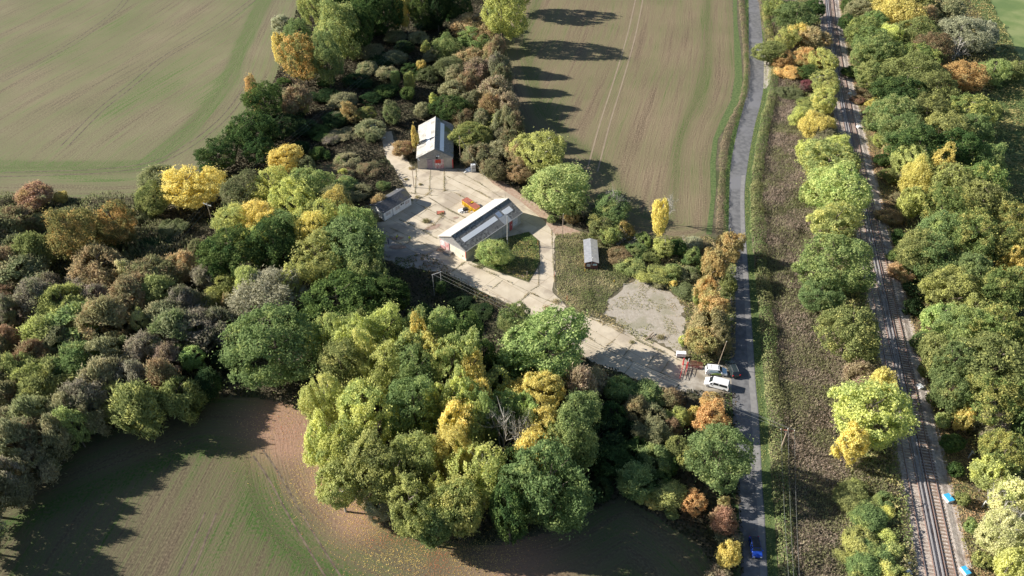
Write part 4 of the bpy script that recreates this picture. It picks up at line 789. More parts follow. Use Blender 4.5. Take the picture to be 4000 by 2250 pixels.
# fridge-like white stack by the barn
def Zt(x, y, z=0): return at(1400+x/3.22, 400+y/3.22, z)
q = Zt(1432, 878); root = empty("storage_tank", (q.x+.3, q.y+.5, 0), R(12), "white caged liquid tank stack standing right of the far barn", "tank"); TW = mat("white_plastic", (.68, .72, .78), (.76, .78, .80), 2, .5)
for z in (0.0, 1.2):
    b = MB(); b.box(-.6, .6, -.5, .5, z+.16, z+1.12); b.build("tank", TW, root)
    b = MB(); b.box(-.64, .64, -.54, .54, z, z+.14)
    for k in range(5): x = -.62+.31*k; b.box(x-.02, x+.02, -.53, -.505, z+.14, z+1.14); b.box(x-.02, x+.02, .505, .53, z+.14, z+1.14)
    for zz in (.4, .75, 1.1): b.box(-.63, .63, -.56, -.535, z+zz, z+zz+.03); b.box(-.66, -.61, -.5, .5, z+zz, z+zz+.03)
    b.build("cage", GREY, root)
q = Zt(1395, 850); root = empty("tarpaulin", (q.x, q.y, 0), .3, "crumpled pale tarpaulin heap beside the white tank stack", "tarpaulin"); rng = random.Random(3)
def heap(b, rx, ry, h, n=7, seed=1):
    rng = random.Random(seed); g = [[Vector(((i/n*2-1)*rx, (j/n*2-1)*ry, max(0, h*(1-(i/n*2-1)**2)*(1-(j/n*2-1)**2)*rng.uniform(.6, 1.4)))) for i in range(n+1)] for j in range(n+1)]
    for j in range(n):
        for i in range(n): b.quad(g[j][i], g[j][i+1], g[j+1][i+1], g[j+1][i])
b = MB(); heap(b, 1.1, .9, .8); b.build("sheet", TW, root); b = MB(); heap(b, .6, .4, .35, 5, 4); o = b.build("fold", STEEL, root); o.location = (-1.2, -.8, .02)
# scrap and leftovers
def thing_mesh(name, label, cat, p, rz, parts, grp=None):
    r = empty(name, (p.x, p.y, p.z), rz, label, cat, grp)
    for nm, b, m in parts: b.build(nm, m, r)
    return r
def bxs(*l):
    b = MB()
    for q in l: b.box(*q)
    return b
RB = mat("rusty_steel", (.42, .13, .08), (.30, .11, .08), 2, .8); YM = mat("machine_yellow", (.72, .47, .03), (.60, .38, .04), 1.5, .6)
a = at(1700+560/4.83, 750+215/4.83); c = at(1700+790/4.83, 750+345/4.83); an = math.atan2(c.y-a.y, c.x-a.x); mid = (a+c)/2
r = empty("hopper", (mid.x, mid.y-.7, .05), an, "yellow steel hopper with rusty red top behind the long workshop", "machine")
b = MB(); b.add([(-2.3, -.75, .5), (2.3, -.75, .25), (2.3, .75, .25), (-2.3, .75, .5), (-2.4, -.95, 1.9), (2.6, -.95, 1.35), (2.6, .95, 1.35), (-2.4, .95, 1.9)], [(3, 2, 1, 0), (0, 1, 5, 4), (1, 2, 6, 5), (2, 3, 7, 6), (3, 0, 4, 7)]); b.build("bin", YM, r)
b = MB(); b.slab((-2.45, -1, 1.95), (-.3, -1, 1.82), (-.3, 1, 1.82), (-2.45, 1, 1.95), .08); b.slab((.5, -1, 1.66), (2.7, -1, 1.4), (2.7, 1, 1.4), (.5, 1, 1.66), .08); b.slab((-.3, -1, 1.80), (.5, -1, 1.64), (.5, -.1, 1.64), (-.3, -.1, 1.80), .08); b.build("cover", RB, r)
b = MB(); b.box(-.3, .5, -.05, .95, 1.2, 1.3); b.build("open_hatch", DARK, r)
b = MB()
for x in np.arange(-2.2, 2.4, .55): b.box(x-.05, x+.05, -1.0, -.86, .4, 1.55-.1*x*.6)
b.build("ribs", YM, r); b = MB(); b.slab((-.1, 0, 1.9), (.35, 0, 1.8), (.35, .8, 1.8), (-.1, .8, 1.9), .05); b.build("hatch_lid", YM, r)
b = MB()
for s in (-.25, .25): b.tube([(1.2+s, -1.9, 0), (1.2+s, -1.05, 1.6)], .045, 5)
for t in (.2, .4, .6, .8): b.tube([(.95, -1.9+.85*t, 1.6*t), (1.45, -1.9+.85*t, 1.6*t)], .035, 5)
b.build("ladder", YM, r)
for x in (-1.9, 1.9): b = MB(); b.box(x-.12, x+.12, -.7, .7, 0, .5); b.build("leg", YM, r)
q = at(1700+100/4.83, 750+395/4.83); thing_mesh("steel_plate", "flat rust-orange steel plate lying on the yard", "steel plate", Vector((q.x, q.y, .08)), .1, [("plate", bxs((-1.0, 1.0, -.75, .75, 0, .07)), RB), ("rim", bxs((-1.0, 1.0, -.78, -.755, 0, .16), (-1.03, -1.003, -.75, .75, 0, .16)), RUST)])
q = at(1700+530/4.83, 750+355/4.83); thing_mesh("scrap_pile", "pile of white and black rubbish left of the yellow hopper", "rubbish", Vector((q.x, q.y, .05)), .5, [("white_sheet", bxs((-1.3, -.2, -.4, .5, 0, .35), (-.9, .2, .5, .9, 0, .2)), WHITE), ("black_box", bxs((.1, 1.2, -.4, .5, 0, .6)), BPL), ("rubble", bxs((-.3, .1, -1.1, -.7, 0, .2), (.4, .7, -1.2, -.9, 0, .25), (.9, 1.3, -.9, -.6, 0, .2), (-1.0, -.7, -.9, -.6, 0, .18)), GREY)])
q = at(1700+130/4.83, 750+1105/4.83); b = MB(); heap(b, 1.5, .7, .5, 8, 5); b2 = MB()
for k in range(9): b2.tube([(random.Random(k).uniform(-1.3, .5), random.Random(k+9).uniform(-.5, .5), .1), (random.Random(k+3).uniform(-.2, 1.4), random.Random(k+5).uniform(-.6, .6), .5)], .06, 5)
thing_mesh("rubble_heap", "dark heap of rubble and timber outside the workshop's red door", "rubble", Vector((q.x, q.y, .05)), -.4, [("rubble", b, BRK), ("timber", b2, WOOD)])
q = at(1700+245/4.83, 750+1165/4.83); thing_mesh("concrete_block", "grey concrete block lying outside the workshop gable", "concrete block", Vector((q.x, q.y, .05)), -.55, [("block", bxs((-.9, .9, -.5, .5, 0, .6)), CON2), ("base", bxs((-1.1, 1.1, -.65, -.505, 0, .2)), GREY)])
q = at(1455, 500); b = MB(); b.tube([(0, 0, 0), (0, 0, .9), (0, 0, 1.3)], [1.2, 1.15, .7], 16); b2 = MB(); b2.tube([(0, 0, 1.3), (0, 0, 1.45)], .35, 12)
thing_mesh("water_tank", "round blue-grey tank at the dark end of the back track", "tank", Vector((q.x, q.y, 0)), 0, [("tank", b, mat("blue_grey_plastic", (.18, .25, .36), (.24, .30, .40), 2, .6)), ("lid", b2, GREY)])
q = at(1487, 520); thing_mesh("container", "pale blue-white box on the back track beside the round tank", "box", Vector((q.x, q.y, 0)), .2, [("box", bxs((-.9, .9, -.7, .7, 0, 1.1)), TW), ("lid", bxs((-.95, .95, -.75, .75, 1.103, 1.2)), STEEL)])
q = at(1493, 540); thing_mesh("board", "flat white board lying on the back track", "board", Vector((q.x, q.y, .04)), .1, [("panel", bxs((-1.0, 1.0, -.4, .4, .1, .18)), WHITE), ("batten", bxs((-.9, -.7, -.4, .4, 0, .097), (.7, .9, -.4, .4, 0, .097)), WOOD)])
q = D_(1290, 775); b = MB(); heap(b, .9, .35, .35, 6, 8); thing_mesh("rubbish_bag", "white rubbish dumped in bushes right of the gravel patch", "rubbish", Vector((q.x, q.y, .3)), .2, [("bag", b, WHITE), ("tie", bxs((-.05, .05, -.05, .05, .3, .45)), GREY)])
q = D_(1245, 712); b = MB(); heap(b, .4, .3, .4, 6, 9); thing_mesh("rubbish_bag", "small white bag in the bushes above the gravel patch", "rubbish", Vector((q.x, q.y, .6)), .2, [("bag", b, WHITE), ("tie", bxs((-.05, .05, -.05, .05, .3, .45)), GREY)])
b = MB(); b.tube([(-1.4, -.5, .25), (0, .1, .3), (1.2, .7, .45)], [.12, .17, .1], 8); b2 = MB()
for k in range(6): b2.tube([(-.9+k*.35, -.3+k*.15, .3), (-1.0+k*.4, -.8-.1*k, .7)], .04, 4)
q = D_(1040, 1095); thing_mesh("fallen_branch", "fallen log with side branches on the gravel patch's lower edge", "log", Vector((q.x, q.y, 0)), .35, [("log", b, WOOD), ("twigs", b2, WOOD)])
q = V(110, 950); b = MB(); heap(b, .8, .6, .5, 6, 11); thing_mesh("rubble_heap", "small dark rubble heap at the drive's shaded lower edge", "rubble", Vector((q.x, q.y, .04)), 0, [("rubble", b, CON2), ("stones", bxs((-.9, -.6, -.7, -.4, 0, .2), (.5, .8, -.8, -.5, 0, .2)), WHITE)])
# low barrier along the drive's lower edge
e0, e1 = A(1110, 678), A(1287, 764); root = empty("barrier", (e0.x, e0.y, 0), 0, "low white rail along the lower edge of the drive", "fence"); v = e1-e0; b = MB(); b.tube([(0, -.3, .7), (v.x, v.y-.3, .7)], .04, 5); b.build("rail", WOOD, root)
for k in range(11): b = MB(); t = k/10; b.tube([(v.x*t, v.y*t-.3, 0), (v.x*t, v.y*t-.3, .68)], .06, 5); b.build("post", WOOD, root)
# ------------------------------------------------------------------ beside the railway
BLU = mat("bright_blue_lid", (.05, .36, .62), None, rough=.5); LG = mat("light_grey_box", (.50, .53, .55), None, rough=.6)
def lid_box(name, label, px, py, sx, sy, h, lidm, deg):
    q = at(px, py); r = empty(name, (q.x, q.y, .05), R(deg), label, "equipment box", "equipment boxes beside the railway"); b = MB(); b.box(-sx/2, sx/2, -sy/2, sy/2, 0, h); b.build("box", WHITE, r)
    b = MB(); b.box(-sx/2+.12, sx/2+.03, -sy/2-.03, sy/2+.03, h+.003, h+.09); b.build("lid", lidm, r); b = MB(); b.box(sx/2-.3, sx/2-.1, -.1, .1, h+.093, h+.13); b.build("handle", GREY, r); return r
lid_box("equipment_box", "larger blue-lidded white box right of the railway", 3700, 1952, 1.25, 1.5, .6, BLU, 16)
lid_box("equipment_box", "blue-lidded white box right of the railway at the picture's foot", 3766, 2236, 1.0, 1.35, .6, BLU, 16)
lid_box("equipment_box", "grey metal box right of the railway beside yellow trees", 3589, 1516, .95, 1.05, .6, LG, 16)
lid_box("equipment_box", "pale box right of the railway near the far end", 3352, 502, 1.1, 1.0, .7, LG, 14)
lid_box("equipment_box", "pale shaded box right of the railway under far trees", 3318, 372, 1.1, .9, .7, LG, 14)
lid_box("equipment_box", "low grey box left of the railway near the picture's foot", 3521, 1925, .9, 1.2, .15, GREY, 16)
lid_box("equipment_box", "white box left of the railway cut by the bottom edge", 3541, 2246, .9, .9, .8, WHITE, 16)
q = at(3541, 2204); b = MB(); b.tube([(0, 0, .9), (0, 0, 1.05), (0, 0, 1.2)], [.5, .4, .06], 16); thing_mesh("signal_cap", "round white domed cap on a post left of the railway", "signal", Vector((q.x, q.y, 0)), 0, [("dome", b, WHITE), ("post", bxs((-.06, .06, -.06, .06, 0, .9)), STEEL)])
q = at(3499, 1028); thing_mesh("sign", "small white square sign on a post right of the railway", "sign", Vector((q.x, q.y, 0)), 0, [("board", bxs((-.32, .32, -.02, .02, 1.2, 1.75)), WHITE), ("post", bxs((-.04, .04, .022, .08, 0, 1.7)), WOOD), ("mark", bxs((-.12, .12, -.035, -.023, 1.38, 1.58)), mat("tan_mark", (.55, .45, .35), None))])
q = at(3355, 1120); 
for i, (px, py, lab) in enumerate(((3746, 1660, "upper grey concrete fence post among bushes right of the railway"), (3782, 1790, "concrete fence post between the birch and the railway"), (3792, 1828, "grey concrete fence post just below the birch"), (3833, 1985, "grey concrete fence post beside pale trees"), (3846, 2025, "lower pale concrete fence post beside pale trees"), (3875, 2145, "lowest pale concrete fence post near bottom right"))):
    q = at(px, py); thing_mesh("fence_post", lab, "fence post", Vector((q.x, q.y, 0)), .2, [("post", bxs((-.09, .09, -.09, .09, 0, 2.2)), STEEL), ("arm", bxs((-.07, .07, -.5, -.095, 2.0, 2.15)), STEEL)], "concrete fence posts beside the railway")
# ------------------------------------------------------------------ trees and bushes
def crown_mesh(name, seed, lobes, leaves, leaf, lr, style='leaf', mat_=None, low=-.75, rough=.12, open_=0.0):
    rng = np.random.RandomState(seed)
    d = rng.randn(lobes*3, 3); d /= np.linalg.norm(d, axis=1)[:, None]
    d = d[d[:, 2] > low]; keep = [0]
    for i in range(1, len(d)):                      # spread the lobes evenly
        if min(1-np.dot(d[i], d[j]) for j in keep) > .55/lobes*2.2: keep.append(i)
        if len(keep) >= lobes: break
    d = d[keep]; n = len(d); r = lr[0]+(lr[1]-lr[0])*rng.rand(n); wob = .88+.20*rng.rand(n)
    nb = max(3, lobes//14); bd = rng.randn(nb*4, 3); bd /= np.linalg.norm(bd, axis=1)[:, None]; bd = bd[bd[:, 2] > -.45][:nb]
    bc = np.vstack([bd*(.40+.14*rng.rand(len(bd)))[:, None], [[0, 0, .05]]]); br = np.concatenate([.46+.16*rng.rand(len(bd)), [.68]])
    # each lobe is pushed out to the surface of the union of a few big boughs
    dots = d@bc.T; disc = dots**2-(bc**2).sum(1)[None]+br[None]**2; t = np.where(disc > 0, dots+np.sqrt(np.maximum(disc, 0)), 0).max(1)
    C = d*(t-r*.8)[:, None]*wob[:, None]
    C = np.vstack([C, rng.randn(lobes//5+1, 3)*.25]); r = np.concatenate([r, np.full(lobes//5+1, .3)]); n = len(C)
    WV_ = rng.randn(6, 3)*(9 if lobes > 50 else 6)
    P = np.zeros((0, 3)); Nn = np.zeros((0, 3)); need = leaves
    while len(P) < leaves:
        m = leaves*2; w = r**2/np.sum(r**2); k = rng.choice(n, m, p=w)
        u = rng.randn(m, 3); u /= np.linalg.norm(u, axis=1)[:, None]
        p = C[k]+u*(r[k]*(1-rng.rand(m)**2*.35+rough*rng.randn(m)*.5))[:, None]
        dist = np.linalg.norm(p[:, None, :]-C[None], axis=2)/r[None]; dist[np.arange(m), k] = 9
        ok = dist.min(1) > .82
        ok &= (p*u).sum(1) > -.15
        if open_: ok &= sum(np.sin(p@w_+f_) for w_, f_ in zip(WV_, (0, 1, 2, 3, 4, 5))) > open_*4-1.6
        P = np.vstack([P, p[ok]]); Nn = np.vstack([Nn, (u+p*.35)[ok]])
    P, Nn = P[:leaves], Nn[:leaves]; out_ = rng.rand(leaves) < .07; P[out_] *= (1+.22*rng.rand(out_.sum())**1.5)[:, None]
    if style == 'leaf':
        V, F = leaf_quads(P, Nn+rng.randn(leaves, 3)*.95, leaf*1.04, rng)
    else:                                            # twiggy: thin slivers pointing outwards and up
        ax = P/np.maximum(np.linalg.norm(P, axis=1), .01)[:, None]+np.array([0, 0, .5])
        V, F = leaf_quads(P, np.cross(ax, rng.randn(leaves, 3))*.6+Nn*.8, leaf*1.45, rng, .26, ax)
    rn = np.clip(rng.rand(leaves)*.7+.3*rng.rand(n)[rng.choice(n, leaves)], 0, 1)
    return np_mesh(name, V, F, mat_ or LEAF, rn)
def branch_mesh(name, seed, mat_, spread=.9, levels=4, thick=.035, lift=.55, base=0.0):
    """unit dead crown: forks repeatedly inside a unit ball centred on 0"""
    rng = random.Random(seed); mb = MB()
    def grow(p, d, L, r, lv):
        pts = [p]; rr = [r]; q = p.copy(); dd = d.copy()
        for i in range(3):
            dd = (dd+Vector((rng.gauss(0, .16), rng.gauss(0, .16), rng.gauss(0, .1)+.05))).normalized(); q = q+dd*L/3; pts.append(q.copy()); rr.append(r*(1-.2*(i+1)))
        mb.tube(pts, rr, 4 if lv < 2 else 3, cap=False)
        if lv >= levels: return
        for k in range(3 if lv < 2 else 3+(lv < 3)):
            s = pts[rng.choice((1, 2, 3, 3))]; nd = (dd+Vector((rng.gauss(0, spread), rng.gauss(0, spread), rng.gauss(.2, .4)))).normalized()
            grow(s.copy(), nd, L*rng.uniform(.55, .8), r*.55, lv+1)
    for k in range(4): grow(Vector((0, 0, -.9+base)), Vector((rng.gauss(0, .5), rng.gauss(0, .5), 1)).normalized(), .72, thick, 0)
    me = mb.build(name, mat_).data; bpy.data.objects.remove(bpy.data.objects[-1]) if False else None
    return me
def proto(fn, *a, **k):
    me = fn(*a, **k)
    for o in list(bpy.data.objects):
        if o.data == me: bpy.data.objects.remove(o)
    return me
def trunk_mesh(name, seed, m):
    rng = random.Random(seed); mb = MB()
    mb.tube([(0, 0, -.02), (.004, 0, .15), (.01, .006, .4), (.0, .01, .7), (.004, .0, .9)], [.034, .026, .022, .014, .005], 8)
    for k in range(8):
        a = k*2.4+rng.random(); z = .28+.07*k; r = .30-.012*k; c, s = math.cos(a), math.sin(a)
        mb.tube([(0, 0, z), (c*r*.45, s*r*.45, z+.07), (c*r, s*r, z+.2)], [.013, .009, .003], 5)
    return mb.build(name, m).data
PR = {}
def P_(key, fn, *a, **k):
    PR[key] = proto(fn, "crown", *a, **k)
for sd_ in range(3):
    P_(('A', 'L', sd_), crown_mesh, 11+sd_, 70, 19000, .027, (.17, .30), rough=.22, open_=.14)
    P_(('O', 'L', sd_), crown_mesh, 31+sd_, 110, 19000, .0255, (.13, .22), rough=.12, open_=.10)
for sd_ in range(3):
    P_(('A', 'M', sd_), crown_mesh, 51+sd_, 42, 9000, .041, (.20, .36), rough=.24, open_=.12)
    P_(('O', 'M', sd_), crown_mesh, 71+sd_, 60, 9500, .037, (.17, .28), rough=.14, open_=.08)
    P_(('S', 'M', sd_), crown_mesh, 91+sd_, 44, 9500, .050, (.20, .36), style='twig', rough=.45, open_=.12)
    P_(('A', 'S', sd_), crown_mesh, 111+sd_, 18, 2600, .075, (.28, .48), rough=.28, open_=.1)
    P_(('S', 'S', sd_), crown_mesh, 131+sd_, 18, 3600, .082, (.28, .46), style='twig', rough=.5)
P_(('W', 'L', 0), crown_mesh, 151, 60, 17000, .036, (.18, .30), style='twig', rough=.5)
P_(('N', 'L', 0), branch_mesh, 5, PALEBARK); P_(('N', 'L', 1), branch_mesh, 8, PALEBARK); P_(('N', 'L', 2), branch_mesh, 12, PALEBARK)
TR = [proto(trunk_mesh, "trunk", s, BARK) for s in (1, 2)]; TRP = proto(trunk_mesh, "trunk", 3, PALEBARK)
PAL = {  # code: (main, second, share of second, wording)
 'yg': (alb(142, 154, 80), alb(178, 178, 84), .5, 'yellow-green'),
 'ye': (alb(196, 182, 84), alb(204, 184, 88), .45, 'bright yellow'),
 'go': (alb(198, 180, 80), alb(176, 166, 80), .42, 'golden'),
 'or': (alb(184, 150, 86), alb(158, 146, 88), .42, 'orange'),
 'oo': (alb(124, 124, 64), alb(182, 148, 74), .5, 'orange-green'),
 'to': (alb(176, 148, 86), alb(150, 144, 84), .45, 'tan-orange'),
 'rr': (alb(148, 114, 88), alb(142, 122, 80), .45, 'rust-red'),
 'gr': (alb(104, 126, 68), alb(138, 148, 76), .38, 'mid-green'),
 'bg': (alb(138, 160, 84), alb(162, 176, 92), .45, 'fresh green'),
 'dk': (alb(62, 88, 42), alb(92, 112, 48), .4, 'dark green'),
 'ol': (alb(118, 126, 66), alb(154, 156, 76), .42, 'olive-green'),
 'og': (alb(104, 124, 58), alb(160, 158, 70), .36, 'green-gold'),
 'tn': (alb(166, 142, 98), alb(128, 122, 80), .5, 'tan'),
 'br': (alb(134, 112, 80), alb(112, 112, 74), .5, 'brown'),
 'mv': (alb(130, 120, 104), alb(112, 112, 80), .5, 'mauve-grey'),
 'pk': (alb(146, 126, 104), alb(138, 126, 94), .5, 'pinkish brown'),
 'gg': (alb(124, 128, 86), alb(102, 112, 66), .5, 'grey-green'),
 'pa': (alb(150, 152, 122), alb(140, 138, 108), .5, 'pale grey-green'),
 'cr': (alb(196, 190, 132), alb(160, 168, 96), .5, 'pale cream-green'),
 'py': (alb(186, 188, 92), alb(160, 166, 84), .5, 'pale yellow-green'),
 'sg': (alb(114, 118, 80), alb(140, 134, 96), .5, 'dull sage'),
 'pu': (alb(110, 62, 66), alb(100, 84, 76), .4, 'dark purple'),
 'bd': (alb(44, 66, 38), alb(66, 84, 44), .4, 'deep green'),
}
KIND = {'A': ('broadleaf_tree', 'tree', 'loose-leaved tree'), 'O': ('oak_tree', 'tree', 'dense oak-like tree'), 'S': ('bush', 'bush', 'twiggy bush'),
        'B': ('shrub', 'bush', 'leafy bush'), 'P': ('columnar_tree', 'tree', 'upright tree'), 'W': ('willow_tree', 'tree', 'feathery tree'),
        'N': ('bare_tree', 'dead tree', 'leafless tree'), 'H': ('thicket_tree', 'tree', 'twiggy thicket tree')}
def zone(x, y):
    rx = 2080+(y)*.245 if y > 300 else 2080+y*.32
    if x > rx+30:
        return 'right of railway, ' + ('far end' if y < 220 else 'upper part' if y < 460 else 'middle' if y < 760 else 'lower part' if y < 1020 else 'near end')
    if x > 1925: return 'between lane and railway, ' + ('far end' if y < 240 else 'upper part' if y < 540 else 'middle' if y < 900 else 'near end')
    if x > 1700 and 590 < y < 925: return 'in roadside row above entrance'
    if x > 1660 and y >= 925: return 'in roadside row below entrance'
    if x > 1450 and y < 800: return 'in scrub beyond small shed'
    if x > 1270 and y < 600: return 'between yard and middle field'
    if y < 250: return 'in wooded strip at top' if x < 1100 else 'on middle field edge at top'
    if y < 500 and x > 1040: return 'behind or right of far barn'
    if y < 470 and x > 800: return 'left of the far barn'
    if y < 520 and x > 480: return 'at corner of upper left field'
    if x < 560 and y < 640: return 'below upper left field'
    if x < 600 and y < 930: return 'in thicket under power line'
    if x < 600: return 'on thicket edge above lower field'
    if x < 1010 and y < 790: return 'in wood left of yard'
    if x > 1430: return 'in shaded scrub right of big wood'
    if y < 780: return 'beside the yard'
    if y < 1000: return 'in upper part of big front wood'
    return 'in lower part of big front wood'
